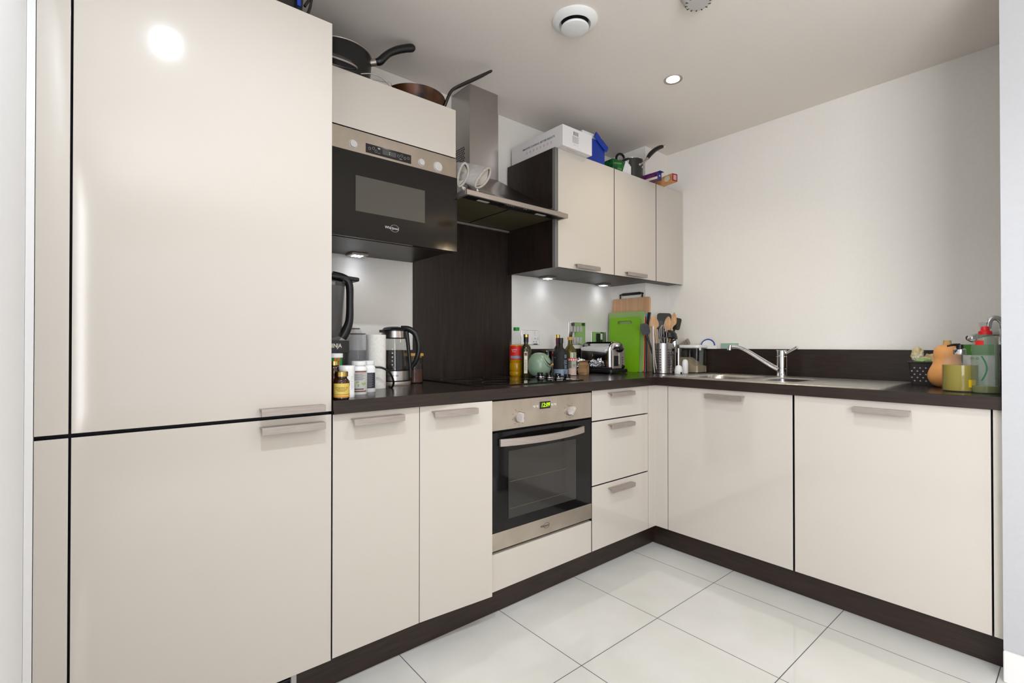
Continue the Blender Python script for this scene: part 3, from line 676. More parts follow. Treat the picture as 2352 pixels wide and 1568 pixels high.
o.data = MB().lathe([(0, TOP+.0005), (.08, TOP+.0005), (.088, TOP+.008), (.088, TOP+.02), (.078, TOP+.06), (.05, TOP+.10), (.02, TOP+.125), (.010, TOP+.130), (.008, TOP+.150), (.016, TOP+.158), (.017, TOP+.170), (.012, TOP+.178), (0, TOP+.180)], 32, None, -.13, .492).build('x', 'blackgloss').data
bpy.data.objects.remove([q for q in COL.objects if q.name == 'x'][0]); o.parent = None
tag(recenter(o), 'black domed pan lid with round knob behind the blue caddy', 'lid')

def ring(mb, R, r, z, cx=0, cy=0, n=40, T=None, ax=1):
    prof = [(R+r*math.cos(a), z+r*math.sin(a)) for a in [2*PI*k/8 for k in range(9)]]; return mb.lathe(prof, n, T, cx, cy)
# dark casserole lid with loop handle, green carton, saucepan
t = thing('lidded_pan', 'dark lidded pan with black loop handle behind the green carton', 'pan', (.300, .462, TOP+.0005))
MB().lathe([(0, 0), (.075, 0), (.084, .012), (.085, .125), (0, .125)], 40).build('pan_body', 'anod', t)
MB().lathe([(0, .1253), (.088, .1253)]+sp([(.088, .130), (.078, .160), (.055, .185), (.02, .199), (0, .200)]), 40).build('lid', 'anod', t)
MB().tube([(-.030, 0, .190), (-.032, 0, .215), (-.015, 0, .238), (.012, 0, .248), (.038, 0, .243), (.05, 0, .220), (.05, 0, .185)], .0075, 12).build('loop_handle', 'black', t)
t = thing('food_carton', 'opened green food carton with white flaps on top of the wall cabinet', 'carton', (.040, .262, TOP+.0005), -.1)
MB().box(-.085, .02, -.03, .045, 0, .068).build('carton_body', 'greenprint', t, smooth=False)
MB().prism([(-.01, 0), (.02, 0), (.055, .03), (.055, .058), (.02, .075)], -.0305, -.03, Matrix(((1, 0, 0, 0), (0, 0, 1, 0), (0, 1, 0, 0), (0, 0, 0, 1)))).box(.02, .0215, -.034, .045, .0, .088, Tr(.02, 0, 0) @ Ry(.25) @ Tr(-.02, 0, 0)).box(.021, .062, -.0315, -.03, 0, .052).build('white_flap', 'card', t, smooth=False)
mb = MB().tube([(-.075+.006*k, -.0308, .042+(.006 if k % 2 else -.003)+.0008*k) for k in range(11)], .0011, 6).tube([(-.05+.006*k, -.0308, .018+(.005 if k % 2 else -.003)) for k in range(7)], .0011, 6)
mb.build('lettering', 'palegreen', t, smooth=False)
t = thing('saucepan', 'small dark grey saucepan with riveted handle pointing up to the right', 'saucepan', (.194, .291, TOP+.0005))
MB().lathe([(0, 0), (.062, 0), (.066, .004), (.067, .122), (.064, .122), (.063, .006), (0, .005)], 40).build('pan_body', 'anod', t)
ring(MB(), .0665, .0022, .122).build('rim', 'chrome', t)
hd = MB().tube([(-.008, -.066, .084), (.020, -.078, .104), (.045, -.086, .134)], [.005, .006, .010], 12).sphere(.0085, (-.012, -.0665, .082)).sphere(.0085, (.018, -.064, .074)).build('handle_bracket', 'satin', t)
h = MB().tube([(.040, -.084, .126), (.062, -.09, .155), (.096, -.10, .186), (.132, -.108, .208), (.154, -.112, .217)], [.010, .0135, .013, .012, .010], 14).build('handle', 'black', t)
MB().tube([(.152, -.112, .2165), (.168, -.115, .2235), (.180, -.117, .228)], [.0098, .008, .0035], 14).build('handle_tip', 'chrome', h)
# two long food boxes pointing forward off the cabinet
def longbox(name, lab, x, y, rz, L_, w, h, m, mend, extra=None):
    t = thing(name, lab, 'box', (x, y, TOP+.0005), rz)
    MB().box(-w/2, w/2, 0, L_, 0, h).build('carton', m, t, bevel=.0008)
    MB().box(-w/2+.001, w/2-.001, -.001, 0, .001, h-.001).build('end_flap', mend, t, smooth=False); return t
t = longbox('foil_box', 'purple and navy foil roll box next to the saucepan', .288, .161, .02, .22, .042, .044, 'purple', 'navy')
MB().box(-.020, .021, -.018, 0, .043, .0445, Tr(0, 0, .0) ).build('open_flap', 'navy', t, smooth=False)
MB(Tr(0, -.0012, .022) @ FRONT).cyl(.005, 0, .0004, 10).build('print_dot', 'white', t)
MB().box(-.0216, -.021, .0, .10, .002, .016).build('pale_strip', 'cream_label', t, smooth=False)
t = longbox('film_box', 'orange cling film box with maroon end beside the foil box', .385, .120, -.2, .22, .044, .046, 'orangecard', 'maroon')
MB(Tr(-.0222, .04, .024) @ Matrix(((0, 0, -1, 0), (-1, 0, 0, 0), (0, 1, 0, 0), (0, 0, 0, 1)))).lathe([(0, .0), (.017, .0), (.017, .0003), (0, .0003)], 20, Matrix.Diagonal((1.3, 1, 1, 1))).build('printed_oval', 'cream_label', t, smooth=False)
MB().box(-.012, .012, -.0015, -.001, .008, .038).build('end_panel', 'pinkink', t, smooth=False)

# pans on the microwave cabinet
t = thing('saute_pan', 'deep black non-stick pan with curved handle beside the tall cabinet', 'pan', (-1.522, .430, TOP+.0005))
MB().lathe([(0, 0), (.082, 0)]+sp([(.082, 0), (.104, .016), (.118, .06), (.127, .166)])+[(.124, .166), (.115, .06), (.10, .018), (0, .006)], 64).build('pan_body', 'nonstick', t)
ring(MB(), .1265, .0028, .167, n=64).build('rim', 'satin', t)
MB().tube([(.104, -.064, .148), (.116, -.070, .152), (.126, -.075, .156)], [.013, .0135, .0135], 14).build('handle_ferrule', 'satin', t)
h = MB().tube([(.122, -.073, .155), (.137, -.081, .160), (.153, -.088, .180), (.173, -.095, .201), (.203, -.103, .221), (.236, -.110, .237), (.262, -.115, .247), (.273, -.117, .251)], [.013, .0155, .0145, .014, .0155, .016, .016, .009], 16, flat=1.0).build('handle', 'black', t)
t = thing('glass_lid', 'glass pan lid with steel rim leaning against the black pan', 'lid', (-1.60, .243, TOP+.0005))
T = Tr(-.0, .0, .031) @ Rx(.35)
ring(MB(), .072, .003, 0, T=T).build('rim', 'satin', t); MB().lathe([(.071, .001), (.06, .012), (.03, .02), (0, .022)], 40, T).build('glass_dome', 'smoke', t)
t = tag(recenter(MB().tube([(-1.50, .262, TOP+.032), (-1.46, .25, TOP+.041), (-1.425, .245, TOP+.036), (-1.40, .244, TOP+.022), (-1.37, .243, TOP+.0025)], .0022, 8).tube([(-1.51, .27, TOP+.008), (-1.46, .255, TOP+.022), (-1.405, .246, TOP+.027)], .0018, 8).tube([(-1.402, .246, TOP+.028), (-1.394, .244, TOP+.031), (-1.386, .243, TOP+.026), (-1.391, .243, TOP+.018), (-1.40, .244, TOP+.022)], .0018, 8).build('wire_skimmer', 'satin')), 'bent wire utensil lying in front of the black pan', 'utensil')
t = thing('frying_pan', 'brown seasoned steel frying pan with long iron handle rising towards the ceiling', 'frying pan', (-1.215, .375, TOP+.0005))
MB().lathe([(0, 0), (.088, 0)]+sp([(.088, 0), (.104, .012), (.119, .042), (.1305, .073)])+[ (.128, .073), (.098, .012), (.086, .004), (0, .004)], 56).build('pan_body', 'iron', t)
MB().tube([(.098, -.062, .035), (.107, -.068, .050), (.118, -.076, .085), (.130, -.082, .115), (.150, -.088, .136), (.20, -.102, .171), (.26, -.118, .212), (.296, -.128, .238)], [.008, .010, .011, .011, .0115, .0125, .0125, .010], 12, flat=.6, up=(0, 0, 1)).build('handle', 'darkchrome', t)
ring(MB(), .0095, .0045, 0, n=16, T=Tr(.304, -.130, .244) @ Ry(-.5)).build('hanging_eye', 'darkchrome', t)
# thing on top of the tall cabinet
t = thing('storage_basket', 'black plastic basket with strap on top of the tall cabinet', 'basket', (-1.95, .17, 2.0455))
tub(MB(), -2.2, -1.765, .01, .36, 2.0455, 2.25, .02, .004, .012).build('basket_body', 'black', t, world=True)
mb = MB()
for k in range(5): mb.box(-2.15+k*.08, -2.10+k*.08, .0095, .012, 2.12, 2.18)
mb.box(-1.8, -1.79, .005, .01, 2.06, 2.2)
mb.build('side_slots', 'royal', t, world=True, smooth=False)
MB().tube([(-1.768, .02, 2.24), (-1.752, .02, 2.16), (-1.757, .02, 2.09), (-1.768, .02, 2.05)], .004, 8).tube([(-1.775, .02, 2.075), (-1.757, .02, 2.11)], .004, 8).tube([(-1.77, .02, 2.15), (-1.753, .02, 2.18)], .004, 8).build('strap', 'black', t, world=True)

# oven mitts on the hood
def mitt(lab, loc, rot, s=1.0):
    t = thing('oven_mitt', lab, 'oven mitt', loc); T = Matrix.Rotation(rot[2], 4, 'Z') @ Rx(rot[0]) @ Ry(rot[1])
    # tube along local +Y (away), opening at y=0
    def shell(r, y0, y1, seg=9, n=28, close=True, wob=.06):
        vs = []; fs = []
        for i in range(seg+1):
            u = i/seg; y = y0+(y1-y0)*u; k = 1-.25*u**2 if close else 1-.3*u
            for a in range(n):
                th = 2*PI*a/n; w = 1+wob*math.sin(3*th+2*u+1)
                vs.append((r[0]*k*w*math.cos(th), y, r[1]*k*w*math.sin(th)+r[1]))
        for i in range(seg):
            for a in range(n): b = (a+1) % n; fs.append((i*n+a, i*n+b, (i+1)*n+b, (i+1)*n+a))
        fs.append(tuple(seg*n+a for a in range(n)))
        return vs, fs
    R0 = (.030*s, .060*s)
    v, f = shell(R0, 0, .16); MB(T).add(v, f).build('outer_fabric', 'fabric', t, subd=1)
    v, f = shell((R0[0]*.82, R0[1]*.8), 0.002, .11, close=False, wob=.14); v = [(x*(1-3*max(0, y-.01)), y, (z-R0[1]*.8)*(1-3*max(0, y-.01))+R0[1]) for x, y, z in v]; MB(T).add(v, f).build('lining', 'lining', t, subd=1)
    pts = []
    for a in range(29):
        th = 2*PI*a/28; w = 1+.06*math.sin(3*th+1); pts.append(((R0[0]-.003)*w*math.cos(th), -.002, (R0[1]-.003)*w*math.sin(th)+R0[1]))
    MB(T).tube(pts, .0050, 8).build('cuff', 'fabric', t)
    MB(T).tube([(.012, -.004, .004), (.026, -.012, .002), (.020, -.018, -.006), (.014, -.006, .0)], .003, 6).build('hanging_loop', 'cream_label', t)
mitt('grey quilted oven mitt with its pale lining showing, resting on the hood', (-1.030, .190, 1.732), (.38, .62, .42))
mitt('grey oven mitt squeezed between the microwave cabinet and the other mitt', (-1.080, .236, 1.735), (.30, .15, .05), .85)

# ------------------------------------------------------------------ bottles and jars at the left end of the worktop
def jar(name, lab, cat, x, y, prof, m, rz=0, z=W):
    t = thing(name, lab, cat, (x, y, z)); MB().lathe(prof, 36).build('body', m, t); return t, facing(x, y)
def cap(t, r, z0, z1, m, ribs=0, name='cap', bev=.0012):
    if ribs:
        vs = [(r*(1 if k % 2 else .97)*math.cos(2*PI*k/ribs/2), r*(1 if k % 2 else .97)*math.sin(2*PI*k/ribs/2)) for k in range(ribs*2)]
        return MB().prism(vs, z0, z1).build(name, m, t, ang=20)
    return MB().lathe([(0, z0), (r, z0), (r, z1-bev), (r-bev, z1), (0, z1)], 32).build(name, m, t)
def label(t, r, a, half, z0, z1, m, name='label'): return MB().arcpatch(r+.0004, a-half, a+half, z0, z1, 20).build(name, m, t)
def words(t, par, m, items, name='printing'):
    mb = MB()
    for it in items: cyl_text(mb, *it[:5], width=it[5] if len(it) > 5 else None)
    o = mb.build(name, m, t, smooth=False); o.parent = par; return o
def band(par, t, r, a, h, z0, z1, m, name='printed_band'):
    o = MB().arcpatch(r, a-h, a+h, z0, z1, 16).build(name, m, t); o.parent = par; return o
t, a = jar('vitamin_jar', 'small amber glass vitamin jar with gold lid and yellow label, nearest the tall cabinet', 'jar', -1.662, .018, [(0, 0), (.021, 0), (.0235, .003), (.0235, .052), (.021, .060), (.0165, .065), (.0165, .071), (0, .071)], 'amber')
cap(t, .0195, .071, .086, 'gold', name='lid'); l = label(t, .0235, a, 1.7, .007, .050, 'yellow_label')
words(t, l, 'ink', [('VITAMIN D3', .0075, .0242, a, .036, .042)])
mb = MB().arcpatch(.0241, a-.7, a+.7, .0300, .0312, 8).arcpatch(.0241, a-.5, a+.5, .0262, .0274, 8); o = mb.build('fine_print', 'ink', t); o.parent = l
band(l, t, .0241, a, 1.6, .0155, .0165, 'ink'); band(l, t, .0241, a, 1.7, .009, .011, 'orange')
t, a = jar('vitamin_jar', 'taller amber vitamin jar with gold lid behind the yellow-label jar', 'jar', -1.662, .085, [(0, 0), (.021, 0), (.023, .003), (.023, .085), (.019, .097), (.016, .101), (.016, .104), (0, .104)], 'amber')
cap(t, .019, .104, .117, 'gold', name='lid')
t, a = jar('supplement_tub', 'small green and orange tub with white lid behind the amber jars', 'tub', -1.632, .155, [(0, 0), (.0225, 0), (.0225, .126), (0, .126)], 'labelgreen')
cap(t, .0245, .126, .140, 'white', name='lid'); o = MB().prism([(-.006, .085), (.012, .10), (.012, .125), (-.006, .125)], 0, .0004).v
vs = [(.0229*math.cos(a+.1+x/.0225), .0229*math.sin(a+.1+x/.0225), y) for x, y in [(-.005, .125), (-.005, .108), (0, .102), (.005, .107), (.012, .114), (.016, .125), (.008, .125), (0, .125)]]
MB().add(vs, [(0, 1, 2, 3, 4, 5, 6, 7)]).build('orange_patch', 'orange', t, smooth=False)
t, a = jar('supplement_bottle', 'white ribbed supplement tub in the front row next to the amber jar', 'bottle', -1.628, .062, [(0, 0), (.0235, 0), (.0245, .003), (.0245, .014), (.0235, .016), (.0235, .074), (.0245, .078), (.0245, .088), (0, .088)], 'white')
cap(t, .0255, .088, .102, 'white', name='lid'); 
mb = MB()
for k in range(9): cyl_text(mb, 'lorem'[:3+k % 3], .004, .0240, a+.75, .030+k*.004) if False else mb.arcpatch(.0240, a+.55, a+.75+.08*(k % 3), .026+k*.005, .027+k*.005, 4)
mb.arcpatch(.0240, a-.62, a-.55, .035, .065, 3)
mb.build('printing', 'greyink', t)
mb = MB()
for k in range(3): mb.arcpatch(.0240, a+.30, a+.40, .040+k*.006, .043+k*.006, 3)
mb.build('lettering', 'ink', t, smooth=False)
t, a = jar('supplement_bottle', 'white supplement bottle with green leaf drawing on its label', 'bottle', -1.560, .130, [(0, 0), (.0255, 0), (.0275, .003), (.0275, .084), (.0245, .093), (.0200, .097), (.0200, .100), (0, .100)], 'white')
cap(t, .0245, .100, .113, 'white', 0, 'lid'); l = label(t, .0275, a, 1.15, .008, .082, 'greyish')
band(l, t, .0283, a, 1.0, .076, .080, 'brownink'); band(l, t, .0283, a, 1.0, .010, .014, 'brownink')
mb = MB()
for k in range(8): mb.arcpatch(.0283, a-.85, a+.45+.15*(k % 3), .050+k*.003, .0508+k*.003, 8)
mb.arcpatch(.0283, a-.9, a+.6, .018, .021, 8); o = mb.build('printing', 'ink', t); o.parent = l
mb = MB()
for da, dz, w, h, r in ((.1, .043, .006, .0028, .3), (.2, .032, .003, .0055, 0), (.75, .036, .006, .003, -.7), (1.0, .038, .003, .005, .5)):
    pts = []
    for k in range(12):
        th = 2*PI*k/12; x = w*math.cos(th); y = h*math.sin(th); x, y = x*math.cos(r)-y*math.sin(r), x*math.sin(r)+y*math.cos(r); an = a+da-.25+x/.0275; pts.append((.0284*math.cos(an), .0284*math.sin(an), dz+y))
    mb.add(pts, [tuple(range(12))])
o = mb.build('leaf_print', 'palegreen', t, smooth=False); o.parent = l
t, a = jar('supplement_bottle', 'white supplement bottle with dark blue label, furthest right of the group', 'bottle', -1.502, .185, [(0, 0), (.0235, 0), (.0255, .003), (.0255, .084), (.0215, .093), (.0185, .096), (.0185, .099), (0, .099)], 'white')
cap(t, .0205, .099, .112, 'white', 0, 'lid'); l = label(t, .0255, a-.15, 1.25, .015, .070, 'darklabel')
mb = MB()
for k in range(12): mb.arcpatch(.0263, a-.2, a+.5+.15*(k % 2), .020+k*.004, .0210+k*.004, 6)
o = mb.build('printing', 'greyink', t); o.parent = l

# blender (mostly hidden by the tall cabinet)
t = thing('jug_blender', 'black jug blender with lettered base, half hidden by the tall cabinet', 'blender', (-1.585, .345, W))
MB().prism(rr(-.09, .044, -.085, .085, .02), 0, .185).build('motor_base', 'black', t, bevel=.006)
mb = MB(); flat_text(mb, 'NINJA', .021, Tr(-.010, -.0866, .165) @ FRONT, width=.047, bold=.02); mb.build('lettering', 'cream_label', t, smooth=False)
MB().box(-.085, .042, -.0862, -.085, .14, .184).build('name_panel', 'blackgloss', t, bevel=.002)
MB().lathe([(.055, .186), (.062, .20), (.075, .40), (.073, .40), (.06, .20), (0, .19)], 32, None, -.02, 0).build('jug', 'smoke', t)
MB().tube([(.035, -.03, .195), (.048, -.035, .22), (.060, -.04, .26), (.062, -.04, .33), (.060, -.04, .39), (.045, -.035, .415), (.0, -.03, .425)], [.018, .0175, .0145, .013, .014, .016, .016], 14).build('handle', 'black', t)
MB().box(-.09, .072, -.05, .04, .412, .428, Ry(.06)).box(.03, .07, -.045, .03, .395, .413).build('lid', 'black', t, bevel=.006)
# two upturned smoked plastic cups
def cup(lab, x, y, r0, r1, h):
    t = thing('blender_cup', lab, 'cup', (x, y, W), 0)
    MB().lathe([(r0, 0), (r0, .01), (r0-.001, h*.35), (r1+.006, h-.022), (r1, h-.006), (r1-.010, h), (0, h), (0, h-.004), (r1-.010, h-.004), (r1+.0035, h-.022), (r0-.0035, h*.35), (r0-.0025, 0), (r0, 0)], 48).build('cup_shell', 'cupclear', t)
    ring(MB(), r1-.006, .0025, h-.002).build('base_ring', 'smoke', t); ring(MB(), r0, .0022, .003).build('rim', 'smoke', t)
cup('clear upturned blender cup in front of the paper towel roll', -1.494, .300, .0435, .034, .212)
cup('clear upturned blender cup standing behind the other one', -1.456, .430, .036, .028, .236)
t = thing('paper_towel', 'white embossed kitchen paper roll standing beside the kettle', 'paper towel', (-1.412, .320, W))
MB().lathe([(.018, 0), (.0375, 0), (.0375, .208), (.018, .208), (.018, 0)], 48).build('roll', 'paper', t)
t = thing('kettle', 'glass and steel kettle with black handle', 'kettle', (-1.286, .420, W))
MB().lathe([(0, 0), (.068, 0), (.070, .006), (.068, .016), (0, .016)], 40).build('power_base', 'satin', t)
MB().lathe([(0, .016), (.066, .016), (.067, .020), (.064, .020), (0, .021)], 40).build('seal', 'black', t)
MB().lathe([(0, .021), (.067, .021), (.066, .060), (0, .060)], 40).build('steel_band', 'steel', t)
MB().lathe([(.0655, .060), (.064, .10), (.059, .15), (.052, .198), (.050, .198), (.057, .15), (.062, .10), (.0635, .060), (.0655, .060)], 56).build('glass_wall', 'tglass', t)
MB().lathe([(.0655, .0602), (.0665, .062), (.064, .064)], 40).lathe([(.0535, .195), (.0545, .197), (.053, .199)], 40).build('collar', 'black', t)
MB().lathe([(.053, .199), (.0505, .226), (0, .226)], 40).build('upper_band', 'steel', t)
MB().lathe([(.0505, .226), (.0505, .231), (.042, .241), (.02, .246), (0, .246)], 40).box(-.064, -.04, -.008, .008, .220, .231, Rz(.05)).build('lid', 'black', t)
hd = facing(-1.3, .385)+PI/2        # handle to the right as seen from the camera
ch, sh = math.cos(-.62), math.sin(-.62)
T = Rz(-.70)
MB(T).tube([(.030, 0, .240), (.060, 0, .236), (.088, 0, .218), (.102, 0, .180), (.103, 0, .140), (.092, 0, .100), (.072, 0, .070)], [.010, .0125, .0125, .0115, .011, .010, .008], 14).tube([(.051, 0, .225), (.058, 0, .18), (.064, 0, .12), (.069, 0, .07), (.070, 0, .03)], [.011, .0085, .008, .008, .007], 12).build('handle', 'black', t)
MB(T).box(.068, .086, -.008, .008, .230, .240, Tr(.077, 0, .235) @ Ry(.5) @ Tr(-.077, 0, -.235)).build('lid_button', 'black', t, bevel=.002)
mb = MB(); cyl_text(mb, 'Russell Hobbs', .011, .0675, facing(-1.3, .385)-.15, .042, width=.055); mb.build('lettering', 'ink', t, smooth=False)
mb = MB()
for k in range(5): mb.arcpatch(.0648-.0012*k, facing(-1.3, .385)-.15, facing(-1.3, .385)-.06, .085+k*.016, .088+k*.016, 3)
mb.build('level_marks', 'white', t)
tag(recenter(MB().tube([(-1.455, .25, W+.085), (-1.425, .235, W+.082), (-1.395, .235, W+.062), (-1.372, .25, W+.028), (-1.366, .275, W+.004), (-1.36, .31, W+.0035)], .0042, 8).build('power_cable', 'black')), 'black cable looping in front of the paper roll to the kettle', 'cable')
t = thing('storage_jar', 'glass jar of brown granules with bamboo lid behind the kettle', 'jar', (-1.165, .468, W))
MB().lathe([(0, 0), (.038, 0), (.040, .003), (.040, .118), (.0375, .118), (.0375, .004), (0, .003)], 48).build('glass_wall', 'tglass', t)
MB().lathe([(0, .004), (.0365, .004), (.0365, .058), (.02, .064), (0, .060)], 30).build('granules', 'coffee', t)
MB().lathe([(0, .112), (.036, .112), (.036, .118), (.042, .119), (.042, .128), (.040, .131), (0, .131)], 36).build('lid', 'bamboo', t)

# ------------------------------------------------------------------ middle group beside the hob
t, a = jar('oil_bottle', 'tall clear plastic cooking oil bottle with green cap and red label', 'bottle', -.553, .480, [(0, 0), (.034, 0), (.037, .006), (.037, .02), (.035, .024), (.037, .030), (.037, .065), (.035, .07), (.037, .075), (.037, .158), (.036, .165)], 'oil')
MB().lathe([(.036, .165), (.034, .185), (.024, .215), (.0135, .235), (.0135, .242), (0, .242)], 36).build('bottle_neck', 'thin', t)
t.location = (-.553, .480, W+.0052); cap(t, .0155, .238, .256, 'labelgreen', 24); l = label(t, .037, a-.1, 1.3, .085, .158, 'labelred')
words(t, l, 'white', [('vegetable oil', .009, .0379, a-.35, .138, .03), ('100% pure', .008, .0379, a-.35, .128, .022)]); band(l, t, .0378, a-.2, .7, .092, .106, 'bluegrey')
t = thing('oil_bottle', 'dark square-shouldered olive oil bottle with gold cap and long narrow label', 'bottle', (-.560, .395, W+.0052), facing(-.56, .395)+PI/2+.35)
mb = MB(); L0 = [(.024, 0), (.025, .003), (.025, .135), (.020, .155), (.012, .165), (.011, .170), (.011, .205), (0, .205)]
vs = []; fs = []; k = 20
for r, z in L0[:-1]:
    pw = 4 if r > .015 else 2
    for q in range(k):
        th = 2*PI*q/k; c, s = math.cos(th), math.sin(th); rad = r/((abs(c)**pw+abs(s)**pw)**(1/pw)); vs.append((rad*c, rad*s, z))
for i in range(len(L0)-2):
    for q in range(k): j = (q+1) % k; fs.append((i*k+q, i*k+j, (i+1)*k+j, (i+1)*k+q))
fs += [tuple(range(k-1, -1, -1)), tuple((len(L0)-2)*k+q for q in range(k))]
MB().add(vs, fs).build('body', 'oilbottle', t, ang=50)
cap(t, .0125, .178, .203, 'black', 0, 'sleeve'); cap(t, .0135, .203, .218, 'gold', 0, 'cap')
l = MB().box(-.020, -.002, -.0258, -.0252, .018, .128).build('label', 'cream_label', t, smooth=False)
mb = MB().box(-.018, -.004, -.0262, -.0258, .108, .124)
for k in range(14): mb.box(-.017, -.005-.002*(k % 3), -.0262, -.0258, .034+k*.004, .0355+k*.004)
o = mb.build('printing', 'brownink', t, smooth=False); o.parent = l
t = thing('salt_pig', 'round sage green ceramic salt cellar with a dark slanted mouth', 'salt cellar', (-.508, .330, W))
t.location = (-.514, .345, W+.0052)
MB().lathe([(0, 0)]+sp([(.028, 0), (.045, .010), (.058, .032), (.061, .058), (.057, .085), (.043, .108), (.022, .121), (0, .124)]), 56).build('body', 'sage', t)
fa = facing(-.5, .345)+1.15
T = Tr(.043*math.cos(fa), .043*math.sin(fa), .082) @ Rz(fa) @ Ry(PI/2-.55)
MB().lathe([(.036, -.004), (.039, .002), (.036, .007), (.032, .006), (.030, .0)], 36, T).build('lip', 'sage', t); MB().lathe([(0, .0075), (.033, .0075)], 32, T).build('opening', 'blackmatt', t)
MB().tube([(0, 0, 0), (.002, -.004, .018)], .004, 8, T @ Tr(.030, .0, .004)).build('spoon_handle', 'bamboo', t)
t = tag(recenter(MB(Tr(-.300, .505, W)).lathe([(0, 0), (.050, 0), (.050, .128), (.052, .133), (.048, .133), (.047, .004), (0, .003)], 36).build('steel_canister', 'chrome')), 'polished steel canister behind the green salt cellar', 'canister')
tag(recenter(MB(Tr(-.245, .520, W)).lathe([(0, 0), (.036, 0), (.036, .120), (.038, .126), (.034, .126), (.033, .004), (0, .003)], 36).build('steel_mug', 'steel')), 'narrow steel mug between canister and black bottle', 'mug')
tag(recenter(MB().box(-.455, -.415, .53, .575, W, 1.052).build('phone_holder', 'blackmatt', bevel=.004)), 'dark block standing under the double socket', 'block')
t, a = jar('sauce_bottle', 'red-brown bottle with gold cap standing behind the black bottle', 'bottle', -.262, .462, [(0, 0), (.027, 0), (.028, .004), (.028, .12), (.024, .145), (.011, .165), (.010, .21), (0, .21)], 'amber')
t.location = (-.268, .455, W)
cap(t, .0125, .208, .226, 'gold'); label(t, .0105, a, 2.6, .17, .205, 'maroon', 'neck_label')
t, a = jar('oil_bottle', 'matt black bottle with pale blue band round its base', 'bottle', -.318, .375, [(0, 0), (.036, 0), (.039, .004), (.039, .118), (.036, .132), (.020, .148), (.0135, .155), (.0125, .165), (.0125, .178), (0, .178)], 'blackmatt')
t.location = (-.330, .372, W)
cap(t, .0145, .178, .206, 'black', 20); l = label(t, .039, a, 1.5, .004, .038, 'bluegrey', 'base_band')
mb = MB()
for z0, z1, a0, a1 in ((.098, .118, .55, .95), (.064, .090, .5, .62), (.066, .090, .7, .95), (.042, .062, .55, .95)):
    for q in range(3): mb.arcpatch(.0396, a+a0, a+a1, z0+(z1-z0)*q/3, z0+(z1-z0)*(q+.6)/3, 4)
mb.arcpatch(.0396, a-1.0, a-.75, .098, .102, 3)
mb.build('printing', 'bluegrey', t)
mb = MB()
for q in range(4): mb.arcpatch(.0400, a+.4, a+.8, .010+q*.006, .012+q*.006, 4)
o = mb.build('printing', 'darklabel', t); o.parent = l
t, a = jar('oil_bottle', 'olive green glass oil bottle with gold cap and paper label', 'bottle', -.178, .445, [(0, 0), (.034, 0), (.036, .004), (.036, .125), (.033, .140), (.016, .165), (.0135, .175), (.0125, .198), (0, .198)], 'oliveglass')
cap(t, .0155, .196, .214, 'bamboo', 0, 'cap'); l = label(t, .036, a+.75, .55, .02, .125, 'cream_label')
mb = MB()
for q in range(5): mb.arcpatch(.0369, a+.45, a+1.05, .085+q*.008, .089+q*.008, 4)
for q in range(6): mb.arcpatch(.0369, a+.42+q*.09, a+.46+q*.09, .045, .060, 1)
o = mb.build('printing', 'darkgreenprint', t); o.parent = l
t, a = jar('salt_jar', 'small glass jar of pink salt with red and white lid', 'jar', -.262, .352, [(0, 0), (.024, 0), (.026, .003), (.026, .074), (.024, .082), (.023, .082), (.024, .074), (.024, .003), (0, .002)], 'thin')
t.location = (-.252, .360, W)
MB().lathe([(0, .003), (.0235, .003), (.0235, .034), (.012, .040), (0, .026)], 26).build('salt', 'pink', t)
cp = cap(t, .0270, .082, .094, 'labelred', 0, 'lid')
mb = MB()
for k in range(6): q = a-.9+k*.36; mb.arcpatch(.0274, q, q+.18, .083, .092, 3)
o = mb.build('white_checks', 'white', t); o.parent = cp
# crumpled foil and paper bag
def crumple(mb, r, c, sc, seed, amp=.35, freq=7, n=4, T=None):
    import bmesh
    bm = bmesh.new(); bmesh.ops.create_icosphere(bm, subdivisions=n, radius=r)
    for v in bm.verts:
        p = v.co.copy(); q = p*freq/r*.14+Vector((seed, seed*2, 0))
        k = 1+amp*(abs(noise.noise(q*1.6))*1.2+.6*noise.noise(q*4)-.2)
        v.co = Vector((p.x*k*sc[0], p.y*k*sc[1], max(p.z*k*sc[2], -r*sc[2]*.93)))
    vs = [tuple(v.co+Vector(c)) for v in bm.verts]; fs = [tuple(v.index for v in f.verts) for f in bm.faces]; bm.free(); return mb.add(vs, fs, T)
tag(recenter(crumple(crumple(MB(), .030, (-.085, .465, W+.042), (1.0, .9, 1.5), 3.1, .32, 26), .028, (-.038, .475, W+.040), (.8, .9, 1.5), 7.7, .32, 26).build('foil_bundle', 'foil', smooth=False)), 'crumpled aluminium foil bundle leaning on the toaster', 'foil')
mb = MB(); pts = [(-.028, -.02), (.026, -.022), (.030, .018), (-.025, .022)]
vs = []
for z, k in ((0, 1), (.012, 1.08), (.035, 1.02), (.055, 1.1), (.068, .9), (.075, 1.25)):
    vs += [(x*k+random.uniform(-.004, .004), y*k+random.uniform(-.003, .003), z+(random.uniform(-.006, .010) if z > .06 else 0)) for x, y in pts]
fs = [(3, 2, 1, 0)]
for i in range(5):
    for k in range(4): j = (k+1) % 4; fs.append((i*4+k, i*4+j, (i+1)*4+j, (i+1)*4+k))
t = tag(MB(Tr(-.118, .395, W) @ Rz(.5)).add(vs, fs).build('paper_bag', 'kraft', smooth=False, solid=.001), 'small crumpled brown paper bag in front of the foil', 'paper bag'); recenter(t)

